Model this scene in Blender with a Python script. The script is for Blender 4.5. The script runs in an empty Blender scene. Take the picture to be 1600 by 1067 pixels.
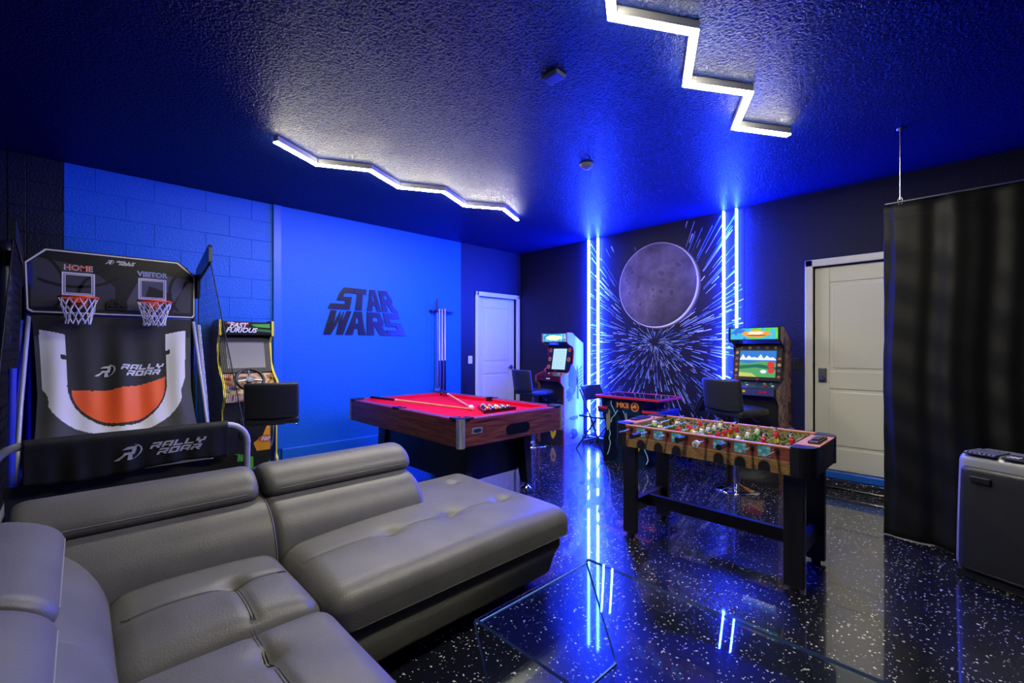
import bpy, bmesh, math, random
from mathutils import Matrix, Vector
random.seed(7)
PI = math.pi
SC = bpy.context.scene
COL = SC.collection
# ------------------------------------------------------------------ camera
cam_d = bpy.data.cameras.new('camera')
cam = bpy.data.objects.new('camera', cam_d)
COL.objects.link(cam)
cam.location = (5.264, -5.246, 1.35)
cam.rotation_euler = (PI / 2, 0, math.radians(46.08))
cam_d.sensor_width = 36.0
cam_d.lens = 701.0 / 1600.0 * 36.0
cam_d.shift_y = 9.5 / 1600.0
cam_d.clip_start = 0.02
SC.camera = cam
# ------------------------------------------------------------------ world, exposure
W = bpy.data.worlds.new('world')
SC.world = W
W.use_nodes = True
W.node_tree.nodes['Background'].inputs[0].default_value = (0.0, 0.0, 0.0, 1)
W.node_tree.nodes['Background'].inputs[1].default_value = 0.0
SC.view_settings.view_transform = 'Standard'
SC.view_settings.look = 'None'
SC.view_settings.gamma = 1.0
SC.view_settings.exposure = 0.0
SC.view_settings.use_curve_mapping = False
SC.cycles.use_denoising = True
SC.cycles.max_bounces = 8
SC.cycles.transparent_max_bounces = 16
SC.cycles.sample_clamp_indirect = 6.0
SC.cycles.caustics_reflective = False
SC.cycles.caustics_refractive = False
LED_BLUE = (0.012, 0.036, 1.0)      # vertical wall strips
LED_BLUE_POWER = 560.0
LED_WHITE = (1.0, 0.94, 0.72)      # zigzag ceiling lamps
LED_WHITE_POWER = 175.0


# ------------------------------------------------------------------ materials
def S(r, g, b):
    def f(c):
        c /= 255.0
        return c / 12.92 if c <= 0.04045 else ((c + 0.055) / 1.055) ** 2.4
    return (f(r), f(g), f(b))


MATS = {}


def mat(name, col, rough=0.5, metal=0.0, spec=0.5, bump=None, emit=None, power=1.0, vary=None, coat=0.0, sheen=0.0):
    """plain principled material; bump=(scale, strength, detail); vary=(scale, amount)"""
    if name in MATS:
        return MATS[name]
    m = bpy.data.materials.new(name)
    m.use_nodes = True
    nt = m.node_tree
    b = nt.nodes['Principled BSDF']
    b.inputs['Base Color'].default_value = (*col, 1)
    b.inputs['Roughness'].default_value = rough
    b.inputs['Metallic'].default_value = metal
    b.inputs['Specular IOR Level'].default_value = spec
    b.inputs['Coat Weight'].default_value = coat
    b.inputs['Coat Roughness'].default_value = 0.08
    if sheen:
        b.inputs['Sheen Weight'].default_value = sheen
    if emit:
        b.inputs['Emission Color'].default_value = (*emit, 1)
        b.inputs['Emission Strength'].default_value = power
    tc = nt.nodes.new('ShaderNodeTexCoord')
    if bump:
        n = nt.nodes.new('ShaderNodeTexNoise')
        n.inputs['Scale'].default_value = bump[0]
        n.inputs['Detail'].default_value = bump[2] if len(bump) > 2 else 2
        nt.links.new(tc.outputs['Object'], n.inputs['Vector'])
        bp = nt.nodes.new('ShaderNodeBump')
        bp.inputs['Strength'].default_value = bump[1]
        bp.inputs['Distance'].default_value = 0.01
        nt.links.new(n.outputs['Fac'], bp.inputs['Height'])
        nt.links.new(bp.outputs['Normal'], b.inputs['Normal'])
    if vary:
        n = nt.nodes.new('ShaderNodeTexNoise')
        n.inputs['Scale'].default_value = vary[0]
        n.inputs['Detail'].default_value = 4
        nt.links.new(tc.outputs['Object'], n.inputs['Vector'])
        r = nt.nodes.new('ShaderNodeMapRange')
        r.inputs['From Min'].default_value = 0.3
        r.inputs['From Max'].default_value = 0.7
        r.inputs['To Min'].default_value = 1 - vary[1]
        r.inputs['To Max'].default_value = 1 + vary[1]
        nt.links.new(n.outputs['Fac'], r.inputs['Value'])
        mx = nt.nodes.new('ShaderNodeMix')
        mx.data_type = 'RGBA'
        mx.blend_type = 'MULTIPLY'
        mx.inputs[0].default_value = 1
        mx.inputs[6].default_value = (*col, 1)
        nt.links.new(r.outputs['Result'], mx.inputs[7])
        nt.links.new(mx.outputs[2], b.inputs['Base Color'])
    MATS[name] = m
    return m


def node(nt, kind, **kw):
    n = nt.nodes.new(kind)
    for k, v in kw.items():
        if hasattr(n, k):
            setattr(n, k, v)
        else:
            n.inputs[k].default_value = v
    return n


def bump_into(m, height, strength, dist):
    nt = m.node_tree
    bp = node(nt, 'ShaderNodeBump')
    bp.inputs['Strength'].default_value = strength
    bp.inputs['Distance'].default_value = dist
    nt.links.new(height, bp.inputs['Height'])
    nt.links.new(bp.outputs['Normal'], nt.nodes['Principled BSDF'].inputs['Normal'])


def ramp(nt, fac, stops, interp='LINEAR'):
    r = nt.nodes.new('ShaderNodeValToRGB')
    r.color_ramp.interpolation = interp
    el = r.color_ramp.elements
    while len(el) < len(stops):
        el.new(0.5)
    for e, (p, c) in zip(el, stops):
        e.position = p
        e.color = (*c, 1)
    nt.links.new(fac, r.inputs['Fac'])
    return r.outputs['Color']


def art_mat(name, stops, scale=6.0, rough=0.35, emit=0.0, distort=1.5, stretch=(1, 1, 1)):
    """abstract printed artwork: banded noise in several colours"""
    if name in MATS:
        return MATS[name]
    m = mat(name, (0.5, 0.5, 0.5), rough)
    nt = m.node_tree
    tc = node(nt, 'ShaderNodeTexCoord')
    mp = node(nt, 'ShaderNodeMapping')
    mp.inputs['Scale'].default_value = stretch
    n = node(nt, 'ShaderNodeTexNoise')
    n.inputs['Scale'].default_value = scale
    n.inputs['Detail'].default_value = 3
    n.inputs['Distortion'].default_value = distort
    nt.links.new(tc.outputs['Object'], mp.inputs['Vector'])
    nt.links.new(mp.outputs['Vector'], n.inputs['Vector'])
    c = ramp(nt, n.outputs['Fac'], stops, 'CONSTANT')
    b = nt.nodes['Principled BSDF']
    nt.links.new(c, b.inputs['Base Color'])
    if emit:
        nt.links.new(c, b.inputs['Emission Color'])
        b.inputs['Emission Strength'].default_value = emit
    return m


def make_floor_mat():
    m = mat('epoxy_floor', (0.006, 0.007, 0.010), 0.26, spec=0.8, coat=1.0)
    m.node_tree.nodes['Principled BSDF'].inputs['Coat Roughness'].default_value = 0.045
    m.node_tree.nodes['Principled BSDF'].inputs['Coat IOR'].default_value = 1.8
    nt = m.node_tree
    tc = node(nt, 'ShaderNodeTexCoord')
    wn = node(nt, 'ShaderNodeTexNoise')
    wn.inputs['Scale'].default_value = 60
    nt.links.new(tc.outputs['Object'], wn.inputs['Vector'])
    add = node(nt, 'ShaderNodeMix', data_type='RGBA', blend_type='LINEAR_LIGHT')
    add.inputs[0].default_value = 0.012
    nt.links.new(tc.outputs['Object'], add.inputs[6])
    nt.links.new(wn.outputs['Color'], add.inputs[7])
    facs = []
    for sc_, lo, hi, keep in ((30.0, 0.11, 0.16, 0.25), (58.0, 0.17, 0.23, 0.35)):
        v = node(nt, 'ShaderNodeTexVoronoi', feature='F1')
        v.inputs['Scale'].default_value = sc_
        nt.links.new(add.outputs[2], v.inputs['Vector'])
        sep = node(nt, 'ShaderNodeSeparateColor')
        nt.links.new(v.outputs['Color'], sep.inputs['Color'])
        # chip radius follows the cell's random value
        rr = node(nt, 'ShaderNodeMapRange')
        rr.inputs['To Min'].default_value = 0.4
        rr.inputs['To Max'].default_value = 1.35
        nt.links.new(sep.outputs['Red'], rr.inputs['Value'])
        dv = node(nt, 'ShaderNodeMath', operation='DIVIDE')
        nt.links.new(v.outputs['Distance'], dv.inputs[0])
        nt.links.new(rr.outputs['Result'], dv.inputs[1])
        mr = node(nt, 'ShaderNodeMapRange')
        mr.inputs['From Min'].default_value = hi
        mr.inputs['From Max'].default_value = lo
        nt.links.new(dv.outputs[0], mr.inputs['Value'])
        gt = node(nt, 'ShaderNodeMath', operation='GREATER_THAN')
        gt.inputs[1].default_value = keep
        nt.links.new(sep.outputs['Green'], gt.inputs[0])
        mu = node(nt, 'ShaderNodeMath', operation='MULTIPLY')
        nt.links.new(mr.outputs['Result'], mu.inputs[0])
        nt.links.new(gt.outputs[0], mu.inputs[1])
        facs.append(mu.outputs[0])
    mxx = node(nt, 'ShaderNodeMath', operation='MAXIMUM')
    nt.links.new(facs[0], mxx.inputs[0])
    nt.links.new(facs[1], mxx.inputs[1])
    mix = node(nt, 'ShaderNodeMix', data_type='RGBA')
    mix.inputs[6].default_value = (0.006, 0.007, 0.016, 1)
    mix.inputs[7].default_value = (0.80, 0.80, 0.76, 1)
    nt.links.new(mxx.outputs[0], mix.inputs[0])
    b = nt.nodes['Principled BSDF']
    nt.links.new(mix.outputs[2], b.inputs['Base Color'])
    # slow waviness and fine pitting of the poured coat
    n1 = node(nt, 'ShaderNodeTexNoise')
    n1.inputs['Scale'].default_value = 7
    n1.inputs['Detail'].default_value = 3
    nt.links.new(tc.outputs['Object'], n1.inputs['Vector'])
    n2 = node(nt, 'ShaderNodeTexNoise')
    n2.inputs['Scale'].default_value = 90
    nt.links.new(tc.outputs['Object'], n2.inputs['Vector'])
    ad = node(nt, 'ShaderNodeMath', operation='MULTIPLY_ADD')
    ad.inputs[1].default_value = 0.12
    nt.links.new(n2.outputs['Fac'], ad.inputs[0])
    nt.links.new(n1.outputs['Fac'], ad.inputs[2])
    bump_into(m, ad.outputs[0], 0.10, 0.012)
    return m


def make_plaster(name, col, rough, scale, strength, dist, spec=0.5):
    m = mat(name, col, rough, spec=spec)
    nt = m.node_tree
    tc = node(nt, 'ShaderNodeNewGeometry')
    n1 = node(nt, 'ShaderNodeTexNoise')
    n1.inputs['Scale'].default_value = scale
    n1.inputs['Detail'].default_value = 3
    n1.inputs['Distortion'].default_value = 0.6
    nt.links.new(tc.outputs['Position'], n1.inputs['Vector'])
    mr = node(nt, 'ShaderNodeMapRange', interpolation_type='SMOOTHSTEP')
    mr.inputs['From Min'].default_value = 0.40
    mr.inputs['From Max'].default_value = 0.62
    nt.links.new(n1.outputs['Fac'], mr.inputs['Value'])
    bump_into(m, mr.outputs['Result'], strength, dist)
    return m


def make_left_paint():
    """blue feature paint between the two black painted ends (paint edge in world Y)"""
    m = make_plaster('left_wall_paint', (0.01, 0.1, 0.7), 0.45, 55, 0.35, 0.004, 0.28)
    nt = m.node_tree
    g = node(nt, 'ShaderNodeNewGeometry')
    sp = node(nt, 'ShaderNodeSeparateXYZ')
    nt.links.new(g.outputs['Position'], sp.inputs[0])
    a = node(nt, 'ShaderNodeMath', operation='GREATER_THAN')
    a.inputs[1].default_value = -5.34
    b = node(nt, 'ShaderNodeMath', operation='LESS_THAN')
    b.inputs[1].default_value = -1.22
    nt.links.new(sp.outputs['Y'], a.inputs[0])
    nt.links.new(sp.outputs['Y'], b.inputs[0])
    mu = node(nt, 'ShaderNodeMath', operation='MULTIPLY')
    nt.links.new(a.outputs[0], mu.inputs[0])
    nt.links.new(b.outputs[0], mu.inputs[1])
    mix = node(nt, 'ShaderNodeMix', data_type='RGBA')
    mix.inputs[6].default_value = (0.008, 0.011, 0.034, 1)
    mix.inputs[7].default_value = (0.006, 0.125, 0.66, 1)
    nt.links.new(mu.outputs[0], mix.inputs[0])
    nt.links.new(mix.outputs[2], nt.nodes['Principled BSDF'].inputs['Base Color'])
    return m


def make_wood():
    m = mat('walnut_laminate', (0.1, 0.04, 0.03), 0.32)
    nt = m.node_tree
    tc = node(nt, 'ShaderNodeTexCoord')
    mp = node(nt, 'ShaderNodeMapping')
    mp.inputs['Scale'].default_value = (1.6, 1.6, 26)
    n = node(nt, 'ShaderNodeTexNoise')
    n.inputs['Scale'].default_value = 2.6
    n.inputs['Detail'].default_value = 6
    n.inputs['Distortion'].default_value = 0.7
    nt.links.new(tc.outputs['Object'], mp.inputs['Vector'])
    nt.links.new(mp.outputs['Vector'], n.inputs['Vector'])
    c = ramp(nt, n.outputs['Fac'], [(0.30, S(46, 22, 20)), (0.48, S(98, 50, 42)), (0.62, S(128, 72, 58)), (0.75, S(70, 34, 30))])
    nt.links.new(c, nt.nodes['Principled BSDF'].inputs['Base Color'])
    return m


def make_glass():
    m = bpy.data.materials.new('clear_glass')
    m.use_nodes = True
    nt = m.node_tree
    nt.nodes.remove(nt.nodes['Principled BSDF'])
    out = nt.nodes['Material Output']
    fr = node(nt, 'ShaderNodeFresnel')
    fr.inputs['IOR'].default_value = 1.7
    tr = node(nt, 'ShaderNodeBsdfTransparent')
    tr.inputs['Color'].default_value = (0.90, 0.95, 0.97, 1)
    gl = node(nt, 'ShaderNodeBsdfGlossy')
    gl.inputs['Roughness'].default_value = 0.01
    gl.inputs['Color'].default_value = (1, 1, 1, 1)
    mx = node(nt, 'ShaderNodeMixShader')
    ge = node(nt, 'ShaderNodeNewGeometry')
    iv = node(nt, 'ShaderNodeMath', operation='SUBTRACT')
    iv.inputs[0].default_value = 1.0
    nt.links.new(ge.outputs['Backfacing'], iv.inputs[1])
    ml = node(nt, 'ShaderNodeMath', operation='MULTIPLY')
    nt.links.new(fr.outputs[0], ml.inputs[0])
    nt.links.new(iv.outputs[0], ml.inputs[1])
    nt.links.new(ml.outputs[0], mx.inputs[0])
    nt.links.new(tr.outputs[0], mx.inputs[1])
    nt.links.new(gl.outputs[0], mx.inputs[2])
    nt.links.new(mx.outputs[0], out.inputs['Surface'])
    MATS['clear_glass'] = m
    return m


def make_brick(name, c1, c2, mortar, scale):
    m = mat(name, c1, 0.5)
    nt = m.node_tree
    tc = node(nt, 'ShaderNodeTexCoord')
    sp = node(nt, 'ShaderNodeSeparateXYZ')
    nt.links.new(tc.outputs['Object'], sp.inputs[0])
    ad = node(nt, 'ShaderNodeMath', operation='ADD')
    nt.links.new(sp.outputs['X'], ad.inputs[0])
    nt.links.new(sp.outputs['Y'], ad.inputs[1])
    cb = node(nt, 'ShaderNodeCombineXYZ')
    nt.links.new(ad.outputs[0], cb.inputs['X'])
    nt.links.new(sp.outputs['Z'], cb.inputs['Y'])
    br = node(nt, 'ShaderNodeTexBrick')
    br.inputs['Color1'].default_value = (*c1, 1)
    br.inputs['Color2'].default_value = (*c2, 1)
    br.inputs['Mortar'].default_value = (*mortar, 1)
    br.inputs['Scale'].default_value = scale
    br.inputs['Mortar Size'].default_value = 0.02
    nt.links.new(cb.outputs[0], br.inputs['Vector'])
    nt.links.new(br.outputs['Color'], nt.nodes['Principled BSDF'].inputs['Base Color'])
    return m


def make_moon():
    """flat print of a cratered grey planet"""
    m = mat('planet_print', S(120, 104, 110), 0.6)
    nt = m.node_tree
    tc = node(nt, 'ShaderNodeTexCoord')
    n = node(nt, 'ShaderNodeTexNoise')
    n.inputs['Scale'].default_value = 3.0
    n.inputs['Detail'].default_value = 9
    n.inputs['Roughness'].default_value = 0.62
    nt.links.new(tc.outputs['Object'], n.inputs['Vector'])
    c = ramp(nt, n.outputs['Fac'], [(0.30, S(70, 60, 68)), (0.48, S(118, 103, 108)), (0.60, S(140, 124, 128)), (0.72, S(166, 150, 154))])
    v = node(nt, 'ShaderNodeTexVoronoi', feature='SMOOTH_F1')
    v.inputs['Scale'].default_value = 7
    nt.links.new(tc.outputs['Object'], v.inputs['Vector'])
    cr = ramp(nt, v.outputs['Distance'], [(0.0, (0.55, 0.55, 0.55)), (0.16, (0.72, 0.72, 0.72)), (0.22, (1.25, 1.25, 1.25)), (0.3, (1, 1, 1))])
    mx = node(nt, 'ShaderNodeMix', data_type='RGBA', blend_type='MULTIPLY')
    mx.inputs[0].default_value = 1
    nt.links.new(c, mx.inputs[6])
    nt.links.new(cr, mx.inputs[7])
    # the picture's own terminator, drawn in the print
    sp = node(nt, 'ShaderNodeSeparateXYZ')
    nt.links.new(tc.outputs['Object'], sp.inputs[0])
    a = node(nt, 'ShaderNodeMath', operation='MULTIPLY_ADD')
    a.inputs[1].default_value = -0.55
    nt.links.new(sp.outputs['X'], a.inputs[0])
    nt.links.new(sp.outputs['Z'], a.inputs[2])
    sh = ramp(nt, a.outputs[0], [(0.0, (1, 1, 1)), (1.0, (1, 1, 1))])
    mr = node(nt, 'ShaderNodeMapRange')
    mr.inputs['From Min'].default_value = -0.62
    mr.inputs['From Max'].default_value = 0.15
    mr.inputs['To Min'].default_value = 0.25
    mr.inputs['To Max'].default_value = 1.0
    nt.links.new(a.outputs[0], mr.inputs['Value'])
    m2 = node(nt, 'ShaderNodeMix', data_type='RGBA', blend_type='MULTIPLY')
    m2.inputs[0].default_value = 1
    nt.links.new(mx.outputs[2], m2.inputs[6])
    nt.links.new(mr.outputs['Result'], m2.inputs[7])
    nt.links.new(m2.outputs[2], nt.nodes['Principled BSDF'].inputs['Base Color'])
    return m


M_floor = make_floor_mat()
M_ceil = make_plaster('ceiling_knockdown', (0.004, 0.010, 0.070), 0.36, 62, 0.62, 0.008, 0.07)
M_left = make_left_paint()
M_black = make_plaster('black_wall_paint', (0.010, 0.011, 0.030), 0.5, 75, 0.45, 0.004, 0.25)
M_bluepaint = mat('blue_trim_paint', (0.006, 0.125, 0.66), 0.4)
M_white = mat('white_door_paint', S(226, 226, 214), 0.35)
M_steel = mat('brushed_steel', (0.55, 0.55, 0.57), 0.28, 1.0)
M_chrome = mat('chrome', (0.80, 0.80, 0.82), 0.08, 1.0)
M_blackplastic = mat('black_plastic', (0.012, 0.012, 0.014), 0.35)
M_satin = mat('black_satin_metal', (0.014, 0.014, 0.018), 0.3, 0.0)
M_whiteplastic = mat('white_plastic', S(225, 228, 232), 0.35)
M_led_blue = mat('blue_led_diffuser', (0.8, 0.8, 0.9), 0.4, emit=LED_BLUE, power=LED_BLUE_POWER)
M_led_white = mat('white_led_diffuser', (0.9, 0.9, 0.9), 0.4, emit=LED_WHITE, power=LED_WHITE_POWER)
M_alu = mat('white_aluminium', S(190, 190, 188), 0.4)
M_leather = mat('grey_leather', S(103, 102, 100), 0.44, bump=(160, 0.12, 3), vary=(5, 0.14))
M_thread = mat('pale_stitching', S(150, 148, 142), 0.6)
M_leatherdark = mat('dark_sofa_base', S(15, 16, 17), 0.42, bump=(160, 0.12, 3))
M_stool = mat('slate_leatherette', S(44, 46, 54), 0.38, bump=(140, 0.1, 2))
M_wood = make_wood()
M_felt = mat('red_felt', S(222, 7, 56), 0.95, spec=0.15, bump=(300, 0.15, 2))
M_rail = mat('rosewood_rail', S(120, 44, 60), 0.35, vary=(8, 0.2))
M_maple = mat('maple_cue', S(226, 172, 122), 0.3)
M_cuebutt = mat('dark_cue_butt', S(26, 14, 14), 0.25)
M_glass = make_glass()
M_glassedge = mat('blue_tinted_glass_edge', (0.34, 0.60, 0.90), 0.08, spec=1.0)
M_curtain = mat('black_curtain_cloth', S(10, 12, 14), 0.6, spec=0.25, bump=(5, 0.25, 3))
M_brick = make_brick('red_brick_print', S(150, 66, 56), S(120, 50, 46), S(176, 120, 100), 26)
M_stone = make_brick('tan_stone_print', S(176, 138, 84), S(146, 110, 66), S(112, 84, 52), 17)
M_white_ink = mat('white_ink', S(228, 230, 236), 0.5)
M_orange = mat('orange_ink', S(238, 92, 40), 0.55)
M_orange_rim = mat('orange_rim', S(240, 84, 30), 0.35)
M_cord = mat('white_net_cord', S(222, 222, 228), 0.7)
M_netblack = mat('black_net_cord', S(16, 17, 22), 0.7)
M_tube = mat('grey_tube', S(168, 172, 196), 0.35, 0.1)
M_clothblack = mat('black_banner_cloth', S(20, 21, 24), 0.65, bump=(9, 0.5, 3))


# ------------------------------------------------------------------ mesh builder
class MB:
    def __init__(self):
        self.v, self.f, self.mi, self.sm, self.mats = [], [], [], [], []
        self.X = Matrix.Identity(4)

    def mid(self, m):
        if m not in self.mats:
            self.mats.append(m)
        return self.mats.index(m)

    def raw(self, vs, fs, m, smooth=False):
        o = len(self.v)
        for p in vs:
            self.v.append(tuple(self.X @ Vector(p)))
        k = self.mid(m)
        for f in fs:
            self.f.append(tuple(o + i for i in f))
            self.mi.append(k)
            self.sm.append(smooth)
        return self

    def box(self, x0, x1, y0, y1, z0, z1, m):
        vs = [(x, y, z) for z in (z0, z1) for y in (y0, y1) for x in (x0, x1)]
        return self.raw(vs, [(0, 2, 3, 1), (4, 5, 7, 6), (0, 1, 5, 4), (2, 6, 7, 3), (0, 4, 6, 2), (1, 3, 7, 5)], m)

    def rbox(self, x0, x1, y0, y1, z0, z1, r, m, seg=2, fn=None, n=1, flat=False):
        """box with rounded edges; fn(p) moves points; n = cells between the roundings"""
        def lst(a, b):
            h = (b - a) / 2
            rr = min(r, h * 0.999)
            k = [a + rr * (1 - math.cos(i / seg * PI / 2)) for i in range(seg)]
            inner = [a + rr + (b - a - 2 * rr) * i / n for i in range(n + 1)]
            if n == 1:
                dl = min(0.5 * rr, 0.2 * (b - a - 2 * rr))
                if dl > 2e-4:
                    inner = [inner[0], inner[0] + dl, inner[1] - dl, inner[1]]
            return k + inner + [b - (q - a) for q in reversed(k)]
        L = [lst(x0, x1), lst(y0, y1), lst(z0, z1)]
        lo, hi = (x0, y0, z0), (x1, y1, z1)
        idx, vs, fs = {}, [], []

        def P(i, j, k):
            key = (i, j, k)
            if key not in idx:
                p = [L[0][i], L[1][j], L[2][k]]
                q = []
                for a in range(3):
                    rr = min(r, (hi[a] - lo[a]) / 2 * 0.999)
                    q.append(min(max(p[a], lo[a] + (0.0 if flat and a == 2 else rr)), hi[a] - rr))
                d = Vector(p) - Vector(q)
                if d.length > 1e-9:
                    # scale per axis so thin boxes stay right
                    w = Vector((d.x / max(min(r, (hi[0] - lo[0]) / 2 * .999), 1e-9), d.y / max(min(r, (hi[1] - lo[1]) / 2 * .999), 1e-9), d.z / max(min(r, (hi[2] - lo[2]) / 2 * .999), 1e-9)))
                    w.normalize()
                    d = Vector((w.x * min(r, (hi[0] - lo[0]) / 2 * .999), w.y * min(r, (hi[1] - lo[1]) / 2 * .999), w.z * min(r, (hi[2] - lo[2]) / 2 * .999)))
                pp = Vector(q) + d
                if fn:
                    pp = Vector(fn(pp))
                idx[key] = len(vs)
                vs.append(tuple(pp))
            return idx[key]
        A, B, C_ = len(L[0]) - 1, len(L[1]) - 1, len(L[2]) - 1
        for i in range(A):
            for j in range(B):
                fs.append((P(i, j, 0), P(i, j + 1, 0), P(i + 1, j + 1, 0), P(i + 1, j, 0)))
                fs.append((P(i, j, C_), P(i + 1, j, C_), P(i + 1, j + 1, C_), P(i, j + 1, C_)))
            for k in range(C_):
                fs.append((P(i, 0, k), P(i + 1, 0, k), P(i + 1, 0, k + 1), P(i, 0, k + 1)))
                fs.append((P(i, B, k), P(i, B, k + 1), P(i + 1, B, k + 1), P(i + 1, B, k)))
        for j in range(B):
            for k in range(C_):
                fs.append((P(0, j, k), P(0, j, k + 1), P(0, j + 1, k + 1), P(0, j + 1, k)))
                fs.append((P(A, j, k), P(A, j + 1, k), P(A, j + 1, k + 1), P(A, j, k + 1)))
        return self.raw(vs, fs, m, True)

    def cyl(self, p0, p1, r0, m, r1=None, n=12, caps=True):
        r1 = r0 if r1 is None else r1
        p0, p1 = Vector(p0), Vector(p1)
        d = (p1 - p0).normalized()
        a = d.orthogonal().normalized()
        b = d.cross(a)
        ring = lambda c, r: [tuple(c + (a * math.cos(2 * PI * i / n) + b * math.sin(2 * PI * i / n)) * r) for i in range(n)]
        R0, R1 = ring(p0, r0), ring(p1, r1)
        self.raw(R0 + R1, [(i, (i + 1) % n, n + (i + 1) % n, n + i) for i in range(n)], m, True)
        if caps:
            self.raw(R0, [tuple(reversed(range(n)))], m)
            self.raw(R1, [tuple(range(n))], m)
        return self

    def tube(self, pts, r, m, n=8, closed=False, caps=True):
        P = [Vector(p) for p in pts]
        N = len(P)
        rings, prev = [], None
        for i in range(N):
            if closed:
                t = P[(i + 1) % N] - P[i - 1]
            else:
                t = P[min(i + 1, N - 1)] - P[max(i - 1, 0)]
            t.normalize()
            if prev is None:
                a = t.orthogonal().normalized()
            else:
                a = prev - t * prev.dot(t)
                a = a.normalized() if a.length > 1e-6 else t.orthogonal().normalized()
            prev = a
            b = t.cross(a)
            rings.append([tuple(P[i] + (a * math.cos(2 * PI * k / n) + b * math.sin(2 * PI * k / n)) * r) for k in range(n)])
        vs = [p for R in rings for p in R]
        fs = []
        for i in range(N if closed else N - 1):
            j = (i + 1) % N
            for k in range(n):
                k2 = (k + 1) % n
                fs.append((i * n + k, i * n + k2, j * n + k2, j * n + k))
        self.raw(vs, fs, m, True)
        if caps and not closed:
            self.raw(rings[0], [tuple(reversed(range(n)))], m)
            self.raw(rings[-1], [tuple(range(n))], m)
        return self

    def lathe(self, prof, m, c=(0, 0, 0), n=24, smooth=True):
        vs, fs = [], []
        for r, z in prof:
            for i in range(n):
                vs.append((c[0] + r * math.cos(2 * PI * i / n), c[1] + r * math.sin(2 * PI * i / n), c[2] + z))
        for j in range(len(prof) - 1):
            for i in range(n):
                i2 = (i + 1) % n
                fs.append((j * n + i, j * n + i2, (j + 1) * n + i2, (j + 1) * n + i))
        return self.raw(vs, fs, m, smooth)

    def ball(self, c, r, m, nu=14, nv=9, sc=(1, 1, 1)):
        vs, fs = [], []
        for j in range(nv + 1):
            t = PI * j / nv
            for i in range(nu):
                p = 2 * PI * i / nu
                vs.append((c[0] + r * sc[0] * math.sin(t) * math.cos(p), c[1] + r * sc[1] * math.sin(t) * math.sin(p), c[2] + r * sc[2] * math.cos(t)))
        for j in range(nv):
            for i in range(nu):
                i2 = (i + 1) % nu
                fs.append((j * nu + i, (j + 1) * nu + i, (j + 1) * nu + i2, j * nu + i2))
        return self.raw(vs, fs, m, True)

    def prism(self, pts, plane, a, b, m, side=None):
        """2D outline swept from a to b along the plane's normal axis"""
        f = {'xy': lambda p, h: (p[0], p[1], h), 'xz': lambda p, h: (p[0], h, p[1]), 'yz': lambda p, h: (h, p[0], p[1])}[plane]
        n = len(pts)
        A = [f(p, a) for p in pts]
        B = [f(p, b) for p in pts]
        self.raw(A, [tuple(reversed(range(n)))], m)
        self.raw(B, [tuple(range(n))], m)
        self.raw(A + B, [(i, (i + 1) % n, n + (i + 1) % n, n + i) for i in range(n)], side or m)
        return self

    def poly(self, pts, m):
        return self.raw(pts, [tuple(range(len(pts)))], m)

    def build(self, name, parent=None, bevel=0.0, fix=True):
        me = bpy.data.meshes.new(name)
        me.from_pydata(self.v, [], self.f)
        for m in self.mats:
            me.materials.append(m)
        me.polygons.foreach_set('material_index', self.mi)
        me.polygons.foreach_set('use_smooth', self.sm)
        if fix:
            bm = bmesh.new()
            bm.from_mesh(me)
            bmesh.ops.recalc_face_normals(bm, faces=bm.faces)
            bm.to_mesh(me)
            bm.free()
        me.update()
        o = bpy.data.objects.new(name, me)
        COL.objects.link(o)
        if parent:
            o.parent = parent
        if bevel:
            bv = o.modifiers.new('edge', 'BEVEL')
            bv.width = bevel
            bv.segments = 2
            bv.limit_method = 'ANGLE'
            bv.angle_limit = math.radians(50)
        return o


def tag(o, label=None, cat=None, group=None, kind=None):
    if label:
        o['label'] = label
    if cat:
        o['category'] = cat
    if group:
        o['group'] = group
    if kind:
        o['kind'] = kind
    return o


def thing(name, label, cat, loc=(0, 0, 0), rz=0.0, group=None):
    o = bpy.data.objects.new(name, None)
    COL.objects.link(o)
    o.empty_display_size = 0.1
    o.location = loc
    o.rotation_euler = (0, 0, rz)
    return tag(o, label, cat, group)


def copy_tree(o, parent=None):
    c = o.copy()
    COL.objects.link(c)
    c.parent = parent
    for ch in o.children:
        copy_tree(ch, c)
    return c


def box_part(name, parent, x0, x1, y0, y1, z0, z1, m, bevel=0.0):
    return MB().box(x0, x1, y0, y1, z0, z1, m).build(name, parent, bevel)


# ------------------------------------------------------------------ lettering
def text_geo(s, size=1.0, shear=0.0, bold=0.0, space=1.0, xs=1.0, extrude=0.0):
    """flat mesh of a word, centred on x, baseline at 0"""
    cu = bpy.data.curves.new('word', 'FONT')
    cu.body = s
    cu.size = size
    cu.shear = shear
    cu.offset = bold
    cu.space_character = space
    cu.extrude = extrude
    cu.resolution_u = 3
    o = bpy.data.objects.new('word', cu)
    COL.objects.link(o)
    bpy.context.view_layer.update()
    me = bpy.data.meshes.new_from_object(o.evaluated_get(bpy.context.evaluated_depsgraph_get()))
    vs = [(v.co.x * xs, v.co.y, v.co.z) for v in me.vertices]
    fs = [tuple(p.vertices) for p in me.polygons]
    bpy.data.objects.remove(o)
    bpy.data.curves.remove(cu)
    bpy.data.meshes.remove(me)
    mn, mx = min(p[0] for p in vs), max(p[0] for p in vs)
    return [(p[0] - (mn + mx) / 2, p[1], p[2]) for p in vs], fs


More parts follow.
